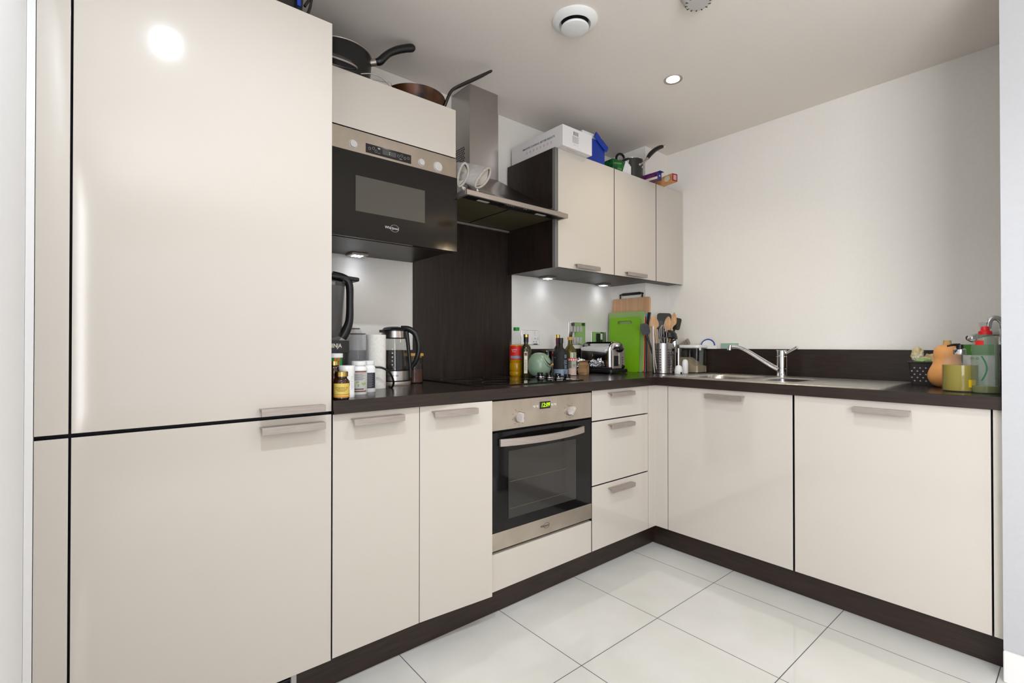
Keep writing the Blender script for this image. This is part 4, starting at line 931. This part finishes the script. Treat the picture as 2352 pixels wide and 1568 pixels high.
# ------------------------------------------------------------------ toaster
t = thing('toaster', 'shiny chrome toaster with black base and control end facing forwards', 'toaster', (.085, .425, W))
x0, x1, y0, y1 = -.078, .078, -.125, .125
def tsec(w, z0, z1, r, n=8):
    out = [(-w, z0)]
    for k in range(n+1): a = PI-PI/2*k/n; out.append((-w+r+r*math.cos(a), z1-r+r*math.sin(a)))
    for k in range(n+1): a = PI/2-PI/2*k/n; out.append((w-r+r*math.cos(a), z1-r+r*math.sin(a)))
    out.append((w, z0)); return out
YZ = Matrix(((1, 0, 0, 0), (0, 0, -1, 0), (0, 1, 0, 0), (0, 0, 0, 1)))
sh_ = MB().prism(tsec(.076, .024, .186, .055), -.118, .118, YZ).build('shell', 'chrome', t, bevel=.018, seg=5)
MB().prism(rr(-.082, .082, -.132, .130, .02), .006, .026).build('base', 'black', t, bevel=.004)
mb = MB()
for a_ in (-.065, .065):
    for b_ in (-.11, .11): mb.cyl(.008, 0, .007, 12, None, a_, b_)
mb.build('feet', 'black', t)
MB().box(-.048, -.018, -.095, .095, .1855, .1868).box(.018, .048, -.095, .095, .1855, .1868).build('bread_slots', 'blackmatt', t, smooth=False)
MB().box(-.022, .022, -.080, -.055, .1862, .1872).build('sticker', 'cream_label', t, smooth=False)
pn = MB().box(-.056, .058, -.1225, -.118, .03, .140).build('control_panel', 'satin', t, bevel=.003)
o = MB().box(-.046, -.004, -.1232, -.1225, .045, .105).build('dark_panel', 'darkchrome', t, smooth=False); o.parent = pn
o = MB().box(-.0015, .0015, -.1245, -.1225, .055, .125).build('lever_track', 'white', t, smooth=False); o.parent = pn
o = MB().sphere(.024, (0.0, -.128, .142), sc=(1.25, .7, .75)).build('lever', 'blackgloss', t)
for z in (.052, .066, .080, .094): o = MB().cyl(.0035, 0, .002, 12, Tr(.032, -.1225, z) @ FRONT).build('button', 'black', t); o.parent = pn
o = MB().lathe([(0, 0), (.010, 0), (.009, .010), (0, .010)], 20, Tr(.034, -.1225, .040) @ FRONT).build('browning_dial', 'blackgloss', t); o.parent = pn
o = MB().cyl(.010, 0, .0008, 24, Tr(-.0765, .02, .105) @ Matrix(((0, 0, -1, 0), (-1, 0, 0, 0), (0, 1, 0, 0), (0, 0, 0, 1))) @ Matrix.Diagonal((.8, 1.2, 1, 1))).build('round_sticker', 'gold', t)

# ------------------------------------------------------------------ chopping boards, leaning on the corner wall
def board(name, lab, xb, lean, y0, y1, h, th, m, r=.012, hole=None, rot=0):
    t = thing(name, lab, 'chopping board', (xb, (y0+y1)/2, W)); L_ = y1-y0
    T = Ry(lean)           # lean towards +X
    A = rr(-L_/2, L_/2, 0, h, r)     # (y, z) outline
    Q = Matrix(((0, 0, 1, 0), (1, 0, 0, 0), (0, 1, 0, 0), (0, 0, 0, 1)))
    if not hole:
        MB(T @ Q).prism(A, 0, th).build('panel', m, t, bevel=.0015)
    else:
        ya, yb_, za, zb_ = hole
        mb = MB(T @ Q); n = len(A)
        H = rr(ya, yb_, za, zb_, min(zb_-za, .02)/2.01)
        # split outline into quads between outline and hole (same point count)
        vs = [(x, y, 0) for x, y in A]+[(x, y, 0) for x, y in H]+[(x, y, th) for x, y in A]+[(x, y, th) for x, y in H]; fs = []
        for i in range(n):
            j = (i+1) % n; fs += [(i, n+i, n+j, j), (2*n+i, 2*n+j, 3*n+j, 3*n+i), (i, j, 2*n+j, 2*n+i), (n+i, 3*n+i, 3*n+j, n+j)]
        mb.add(vs, fs).build('panel', m, t)
    return t
t = board('chopping_board', 'large beech chopping board with black bar handle, at the back of the stack', .3535, .0385, .290, .575, .470, .018, 'wood')
MB(Ry(.0385)).tube([(.009, -.085, .465), (.009, -.085, .488), (.009, -.076, .498), (.009, .076, .498), (.009, .085, .488), (.009, .085, .465)], .005, 10).build('handle_wire', 'darkchrome', t)
MB(Ry(.0385)).tube([(.009, -.068, .498), (.009, .068, .498)], .0085, 12).build('handle_grip', 'black', t)
board('chopping_board', 'thin pale blue plastic chopping board in the stack', .3395, .04, .287, .560, .365, .003, 'blue')
board('chopping_board', 'thin red plastic chopping board in the stack', .3335, .042, .297, .565, .350, .003, 'red')
board('chopping_board', 'thin yellow plastic chopping board in the stack', .3275, .044, .302, .570, .360, .003, 'yellow')
board('chopping_board', 'larger pale green plastic chopping board behind the lime one', .3180, .050, .300, .578, .380, .004, 'palegreen')
board('chopping_board', 'small lime green chopping board with grip hole, at the front of the stack', .2980, .060, .320, .553, .343, .007, 'green', hole=(-.055, .055, .300, .322))
t = thing('turner', 'black plastic handled turner standing against the edges of the chopping boards', 'utensil', (.325, .279, W), 0)
MB().tube([(0, 0, .0), (.004, 0, .22), (.010, -.003, .30), (.018, -.010, .368)], [.004, .004, .010, .012], 10, flat=.5).build('handle', 'black', t)

# ------------------------------------------------------------------ utensil caddies
def caddy(lab, x, y, r, h, ph):
    t = thing('utensil_caddy', lab, 'utensil holder', (x, y, W))
    MB().lathe([(0, 0), (r-.003, 0), (r, .003), (r, h), (r-.0015, h), (r-.0015, .004), (0, .003)], 48).build('pot', 'steel', t)
    mb = MB(); a = facing(x, y)
    for g, cols in ((-.75, 3), (.55, 3), (-2.0, 3), (1.75, 3)):
        for c in range(cols):
            for k in range(9):
                th = a+ph+g+c*.24-.24; z = .022+k*.0145*(h/.176)
                if z > h-.02: continue
                pts = [((r+.0004)*math.cos(th+.0036/r*math.cos(q)), (r+.0004)*math.sin(th+.0036/r*math.cos(q)), z+.0036*math.sin(q)) for q in [2*PI*e/10 for e in range(10)]]
                mb.add(pts, [tuple(range(10))])
    o = mb.build('perforations', 'gap', t, smooth=False); return t
caddy('tall perforated steel utensil holder full of spoons', .318, .165, .058, .178, .35)
caddy('shorter perforated steel holder behind the large one', .445, .215, .048, .130, .35)
def spoon(lab, base, tip, w, l, m='wood2', rz=.5, th=.007, hr=.0055, name='wooden_spoon', cat='spoon'):
    b, e = Vector(base), Vector(tip); t = thing(name, lab, cat, base); d = (e-b).normalized()
    cd = Vector((CX-b.x, CY-b.y, 0)).normalized(); s = d.cross(cd).normalized(); nrm = s.cross(d)
    R = Matrix((s, nrm, d)).transposed().to_4x4(); Lh = (e-b).length
    prof = [(0, 0)]; vs = []; fs = []; n = 14; secs = []
    for i in range(42):
        u = (1-math.cos(PI*.5*(1+max(0, i-6)/35)) if False else i/6*(1-l/Lh) if i <= 6 else 1-l/Lh*(1+math.cos(PI*(i-6)/35))/2); z = u*Lh; k = (z-(Lh-l))/l
        if k <= 0: ww = hr; tt = hr
        else:
            f = max(0, math.sin(PI*min(1, k)**.8))**rz; ww = (w/2*f if k > .3 else hr+(w/2*f-hr)*smooth(0, .3, k)); tt = max(.0004, (hr+(th/2-hr)*min(1, k*2))*(1 if k < .9 else (1-k)*10*.8+.2))
        secs.append((z, ww, tt))
    for z, ww, tt in secs: vs += [(ww*math.cos(2*PI*q/n), tt*math.sin(2*PI*q/n), z) for q in range(n)]
    for i in range(41):
        for q in range(n): j = (q+1) % n; fs.append((i*n+q, i*n+j, (i+1)*n+j, (i+1)*n+q))
    fs += [tuple(range(n-1, -1, -1)), tuple(41*n+q for q in range(n))]
    MB(R).add(vs, fs).build('shaft_and_bowl', m, t, ang=60); return t, R
B1 = (.318, .165); B2 = (.445, .215)
spoon('wooden spoon standing upright at the left of the utensil holder', (.300, .165, W+.006), (.262, .190, 1.238), .054, .09)
spoon('wooden spoon leaning right beside the pointed one', (.325, .170, W+.006), (.435, .195, 1.240), .045, .105)
spoon('pointed wooden spatula leaning right, tallest in the holder', (.330, .160, W+.006), (.485, .185, 1.268), .044, .11, rz=.85)
def paddle(name, lab, base, tip, w, l, m, hm='black', th=.004, hr=.006, slots=0):
    b, e = Vector(base), Vector(tip); t = thing(name, lab, 'utensil', base); d = (e-b).normalized()
    cd = Vector((CX-b.x, CY-b.y, 0)).normalized(); s = d.cross(cd).normalized(); nrm = s.cross(d); R = Matrix((s, nrm, d)).transposed().to_4x4(); Lh = (e-b).length
    MB(R).tube([(0, 0, 0), (0, 0, Lh-l*.9)], hr, 10).build('handle', hm, t)
    Q = R @ Tr(0, 0, Lh-l) @ Matrix(((1, 0, 0, 0), (0, 0, 1, 0), (0, 1, 0, 0), (0, 0, 0, 1)))
    hd = MB(Q).prism(rr(-w/2, w/2, 0, l, w*(.46 if slots else .2)), -th/2, th/2).build('head', m, t, bevel=.001)
    if slots:
        o = MB(Q)
        for k in range(slots): o.box(-w/2+(k+.7)*w/(slots+.6), -w/2+(k+.7)*w/(slots+.6)+.003, l*.2, l*.8, th/2, th/2+.0004)
        o = o.build('slots', 'gap', t, smooth=False); o.parent = hd
    return t
paddle('spatula', 'wide black spatula behind the wooden spoons', (.335, .178, W+.006), (.435, .225, 1.262), .085, .11, 'black')
paddle('spatula', 'black angled turner at the right of the wooden spoons', (.345, .165, W+.006), (.528, .195, 1.235), .062, .085, 'black')
paddle('slotted_spoon', 'black slotted spoon leaning left against the chopping boards', (.295, .175, W+.006), (.268, .262, 1.195), .052, .075, 'black', slots=3)
paddle('spatula', 'narrow black spatula between the wooden spoons', (.322, .158, W+.006), (.335, .190, 1.21), .030, .11, 'black')
t = thing('tongs', 'steel tongs leaning at the left of the utensil holder', 'tongs', (.262, .180, W+.0105))
MB().tube([(-.012, -.01, .0), (-.010, .0, .09), (0, .012, .275)], [.004, .005, .006], 8, flat=.4).build('arm', 'satin', t)
MB().tube([(.006, -.012, .02), (.004, .0, .09), (.004, .012, .275)], [.004, .005, .006], 8, flat=.4).build('arm', 'satin', t)
t.location = (.255, .178, W+.004)
t = thing('ladle', 'upturned black ladle resting on the rim of the utensil holder', 'ladle', (.350, .150, W+.006))
T = Tr(.020, -.002, .205) @ Rx(.12) @ Ry(.15)
MB().lathe([(0, .046), (.020, .043), (.036, .030), (.045, .010), (.047, 0), (.045, 0), (.042, .01), (.034, .028), (.018, .040), (0, .042)], 32, T).build('bowl', 'black', t)
MB().tube([(0, 0, 0), (-.018, -.002, .10), (-.025, -.004, .205)], .005, 8).build('handle', 'black', t)
t = thing('whisk', 'steel balloon whisk in the utensil holder behind the ladle', 'whisk', (.330, .150, W+.006))
MB().tube([(0, 0, 0), (.0, .01, .16)], .006, 10).build('handle', 'satin', t)
for k in range(5):
    a_ = PI*k/5; c, s = math.cos(a_)*.024, math.sin(a_)*.024
    MB().tube([(.004*c/.024, .01, .155), (c, .012+s, .21), (c*1.0, .014+s, .245), (c*.5, .015+s*.5, .274), (0, .015, .281), (-c*.5, .015-s*.5, .274), (-c, .014-s, .245), (-c, .012-s, .21), (-.004*c/.024, .01, .155)], .0013, 6).build('wire', 'satin', t)
t = thing('fish_slice', 'black slotted masher leaning right in the shorter holder', 'utensil', (.440, .195, W+.006))
MB().tube([(0, 0, 0), (.005, -.01, .17)], .005, 8).build('handle', 'black', t)
mb = MB(Tr(.012, -.012, .175) @ Ry(.2))
for k in range(7): mb.tube([(-.035+k*.012, 0, 0), (-.032+k*.012, .004, .022)], .0035, 6)
mb.tube([(-.04, 0, 0), (.042, 0, 0)], .004, 8); mb.build('head', 'black', t)
t = thing('small_whisk', 'small thin wire whisk behind the grater', 'whisk', (.462, .225, W+.006))
MB().tube([(0, 0, 0), (.02, .0, .13)], .004, 8).build('handle', 'satin', t)
for k in range(4):
    a_ = PI*k/4; c, s = math.cos(a_)*.018, math.sin(a_)*.018
    MB().tube([(.02, 0, .13), (.03+c, s, .185), (.034+c*.8, s*.8, .212), (.038, 0, .225), (.034-c*.8, -s*.8, .212), (.03-c, -s, .185), (.02, 0, .13)], .0008, 5).build('wire', 'satin', t)
t = thing('grater', 'flat steel hand grater leaning out to the right', 'grater', (.450, .180, W+.006))
T = Rz(-.25) @ Tr(.035, 0, .135) @ Ry(1.12)
MB(T).prism(rr(-.022, .022, -.01, .12, .012), -.001, .001, Matrix(((1, 0, 0, 0), (0, 0, 1, 0), (0, 1, 0, 0), (0, 0, 0, 1)))).build('blade', 'satin', t)
mb = MB(T)
for k in range(10): mb.box(-.018, .018, -.0016, -.001, .005+k*.010, .008+k*.010)
mb.build('teeth', 'darkchrome', t, smooth=False)
MB().tube([(-.005, .0, .0), (.012, .0, .09), (.032, -.004, .128)], .005, 8).build('handle', 'black', t)

# blender wand, white cup, rice box, blue-edged scraper, mint box
t = thing('stick_blender', 'white hand blender standing on its head with a steel shaft', 'hand blender', (.370, .088, W))
MB().lathe([(0, 0), (.0235, 0), (.024, .004), (.0235, .022), (.018, .040), (.009, .048), (0, .050)], 32).build('blade_guard', 'white', t)
MB().lathe([(0, .048), (.0078, .048), (.0078, .148), (0, .149)], 20).build('shaft', 'chrome', t)
MB(Tr(-.012*math.cos(.7), -.022, .004)).sphere(.006, n=10, m=8).build('blade_slot', 'gap', t)
t2 = thing('steel_spoon', 'small steel spoon head standing above the blender shaft', 'spoon', (.395, .125, W))
MB().tube([(0, 0, 0), (0, 0, .15)], .003, 8).build('handle', 'satin', t2); MB(Rz(-.7)).sphere(.02, (0, 0, .175), sc=(.75, .3, 1.35)).build('bowl', 'chrome', t2)
tag(recenter(MB(Tr(.432, .083, W)).lathe([(0, 0), (.017, 0), (.018, .003), (.018, .060), (.015, .074), (.008, .081), (0, .083)], 28).build('white_canister', 'white')), 'small white rounded canister between hand blender and rice box', 'canister')
t = thing('rice_container', 'clear rice container with white clip lid', 'food container', (.545, .095, W))
T = Rz(0)
tub(MB(), -.058, .058, -.062, .062, 0, .150, .016, .002, .004).build('box', 'tglass', t)
vs = []; fs = []; n = 14
for i in range(n+1):
    for j in range(n+1):
        x = -.052+.104*i/n; y = -.056+.112*j/n; vs.append((x, y, .040+.052*smooth(-.058, .05, y)+.003*noise.noise(Vector((x*60, y*60, 0)))))
k = len(vs)
for i in range(n+1):
    for j in range(n+1): vs.append((-.052+.104*i/n, -.056+.112*j/n, .0035))
for i in range(n):
    for j in range(n): a_ = i*(n+1)+j; fs += [(a_, a_+n+1, a_+n+2, a_+1), (k+a_, k+a_+1, k+a_+n+2, k+a_+n+1)]
for i in range(n):
    for (p, q) in ((i*(n+1), (i+1)*(n+1)), (i*(n+1)+n, (i+1)*(n+1)+n), (i, i+1), (n*(n+1)+i, n*(n+1)+i+1)): fs.append((p, q, k+q, k+p))
MB().add(vs, fs).build('rice', 'rice', t, ang=60)
MB().prism(rr(-.063, .063, -.067, .067, .018), .150, .168).build('lid', 'white', t, bevel=.004)
MB().box(-.05, -.03, -.070, -.066, .135, .16).build('clip', 'white', t, bevel=.002)
t = thing('dish_scraper', 'white plastic scraper with curved blue edge leaning behind the rice container', 'utensil', (.600, .035, W))
out = [(-.058, .145), (.058, .145), (.060, .165), (.042, .165)]+[(.040*math.cos(q), .165+.035*math.sin(q)) for q in [PI*k/10 for k in range(11)]]+[(-.058, .165)]
Qm = Matrix(((0, 0, 1, 0), (-1, 0, 0, 0), (0, 1, 0, 0), (0, 0, 0, 1)))
MB(Ry(.06) @ Qm).prism(out, 0, .004).box(-.055, -.030, 0, .146, 0, .004).build('plate', 'white', t, smooth=False)
MB(Ry(.06) @ Qm).tube([(.042*math.cos(q), .165+.037*math.sin(q), .002) for q in [PI*k/12 for k in range(13)]], .004, 8).build('blue_edge', 'royal', t)
tag(recenter(MB().box(XR-.0178, XR-.001, -.142, -.044, 1.0422, 1.0752).build('sponge_block', 'mint', bevel=.001)), 'pale mint block lying on the upstand left of the tap', 'block')

# ------------------------------------------------------------------ right end of the worktop
t = thing('vegetable_basket', 'dark brown perforated plastic basket at the end of the drainer', 'basket', (.465, -1.056, W+.0005))
tub(MB(), -.085, .085, -.078, .078, 0, .098, .012, .003, .008).build('basket_wall', 'basket', t)
MB().add([], []).box(-.089, -.082, -.082, .082, .092, .099).box(.082, .089, -.082, .082, .092, .099).box(-.082, .082, -.082, -.075, .092, .099).box(-.082, .082, .075, .082, .092, .099).build('rim', 'basket', t, bevel=.002)
mb = MB()
for k in range(7):
    for j in range(5):
        y = -.056+k*.0185+(j % 2)*.009; z = .018+j*.0135; x = -.0778-.0075*z/.098*1.05
        mb.add([(x-.0006, y-.0035, z), (x-.0006, y, z+.0035), (x-.0006, y+.0035, z), (x-.0006, y, z-.0035)], [(0, 1, 2, 3)])
mb.build('lattice_holes', 'greyink', t, smooth=False)
def blob(name, lab, cat, c, r, sc, seed, m, amp=.4, smooth_=True):
    o = crumple(MB(), r, (0, 0, 0), sc, seed, amp, 8).build(name, m, smooth=smooth_, ang=80); o.location = c; return tag(o, lab, cat)
b = blob('produce_bag', 'crumpled translucent produce bag with pale greens filling the basket', 'bag', (.462, -1.060, W+.088), .056, (1.05, 1.12, .72), 2.3, 'bag', .28)
b.data.transform(Matrix.Identity(4))
blob('produce_bag', 'twisted end of a plastic bag sticking up at the left of the basket', 'bag', (.440, -1.000, W+.128), .024, (.7, .8, 1.25), 5.3, 'bag', .4)
blob('lettuce', 'pale green leaves just above the basket rim', 'vegetable', (.400, -1.025, W+.100), .015, (1, 1.6, .7), 9.3, 'palegreen', .7)
# butternut squash
t = thing('butternut_squash', 'orange butternut squash standing upright beside the basket', 'squash', (.330, -1.112, W))
MB().lathe(sp([(0, 0), (.025, .001), (.046, .012), (.058, .032), (.060, .050), (.054, .072), (.045, .092), (.041, .112), (.042, .130), (.040, .146), (.033, .160), (.018, .168), (0, .170)]), 56).build('flesh', 'squash', t)
MB().lathe([(.017, .164), (.014, .172), (.0125, .180), (.0125, .186), (0, .187)], 10, Ry(.04)).build('stem', 'squashstem', t)
t.scale = (1, 1, 1)
t = thing('soap_dispenser', 'clear pump dispenser half full of yellow-green hand soap', 'soap dispenser', (.160, -1.172, W))
MB().lathe([(0, 0), (.048, 0), (.051, .004)]+sp([(.051, .094), (.049, .108), (.038, .122), (.022, .131), (.017, .138)]), 48).build('bottle', 'thin', t)
MB().lathe([(0, .004), (.047, .004), (.048, .008), (.048, .096), (0, .096)], 40).build('liquid', 'soap', t)
MB().lathe([(0, .134), (.018, .134), (.0185, .136), (.0185, .152), (.014, .155), (0, .155)], 28).build('collar', 'chrome', t)
ph = facing(.16, -1.172)
MB().lathe([(0, .154), (.010, .154), (.010, .170), (0, .170)], 20).tube([(0, 0, .168), (-.018*math.cos(.7), .018*math.sin(.7)+.004, .1685), (-.026, .030, .164)], [.006, .0045, .003], 8).build('pump', 'black', t)
l = MB().arcpatch(.0516, ph+.45, ph+.95, .018, .045, 8).build('yellow_sticker', mat('yellow_print', (208, 172, 0), .4), t)
t = thing('dish_soap', 'tall clear washing-up liquid bottle with red cap, almost empty', 'soap bottle', (.135, -1.2415, W))
sc_ = 1
MB().lathe([(0, 0), (.034, 0), (.037, .004)]+sp([(.037, .11), (.035, .138), (.037, .156), (.030, .184), (.018, .205), (.012, .208)]), 44).build('bottle', 'plasticgreen', t)
MB().lathe([(0, .002), (.034, .003), (.0355, .008), (.0355, .026), (0, .026)], 36).build('liquid', 'soapdark', t)
MB().lathe([(0, .204), (.018, .204), (.0185, .207), (.018, .216), (.012, .219), (.011, .230), (.009, .233), (0, .234)], 28).build('cap', 'red', t)
ph = facing(.135, -1.2415)
mb = MB(); n = 14; vs = []; fs = []
for i in range(n+1):
    u = i/n; z = .045+.085*u; th = ph-.25+.35*math.sin(PI*u); vs += [(.0374*math.cos(th-.07), .0374*math.sin(th-.07), z), (.0374*math.cos(th+.07), .0374*math.sin(th+.07), z)]
fs = [(2*i, 2*i+1, 2*i+3, 2*i+2) for i in range(n)]; mb.add(vs, fs).build('green_swoosh', 'darkgreenprint', t)
MB().arcpatch(.0366, ph-.75, ph-.1, .168, .184, 8).build('red_sticker', 'labelred', t)
MB().arcpatch(.0374, ph+.0, ph+.75, .05, .135, 8).build('pale_label', 'thin', t)
t = thing('dishwasher_tablets', 'white and green carton of dishwasher tablets behind the soap bottles', 'box', (.454, -1.195, W), 0)
MB().prism(rr(-.038, .038, -.045, .048, .004), 0, .170).build('carton', 'card', t, bevel=.001)
MB().box(-.0386, -.038, -.043, .046, .128, .1702).box(-.038, .038, .048, .0484, .128, .1702).build('green_top_band', 'boxgreen', t, smooth=False)
MB(Tr(-.0386, .02, .115) @ Matrix(((0, 0, -1, 0), (-1, 0, 0, 0), (0, 1, 0, 0), (0, 0, 0, 1)))).cyl(.006, 0, .0006, 16).cyl(.006, 0, .0006, 16, None, .014, 0).build('printed_spots', 'palegreen', t, smooth=False)
t = thing('juicer', 'chrome arched lever press with a clear cup in the far right corner', 'juicer', (.545, -1.228, W))
MB().prism(rr(-.05, .05, -.055, .05, .02), 0, .17).build('body', 'darkchrome', t, bevel=.004)
MB().tube([(.01, -.02, .17), (.01, -.02, .245), (.005, -.015, .268), (0, 0, .278), (-.005, .015, .268), (-.005, .02, .235)], .011, 14).build('arch', 'chrome', t)
MB().tube([(-.045, .075, .195), (.01, .02, .215), (.02, -.05, .215)], .012, 10).sphere(.016, (-.045, .062, .195)).build('clamp', 'chrome', t)
tub(MB(), -.04, .04, -.048, .046, .205, .262, .015, .0015, .004).build('clear_cup', 'thin', t)
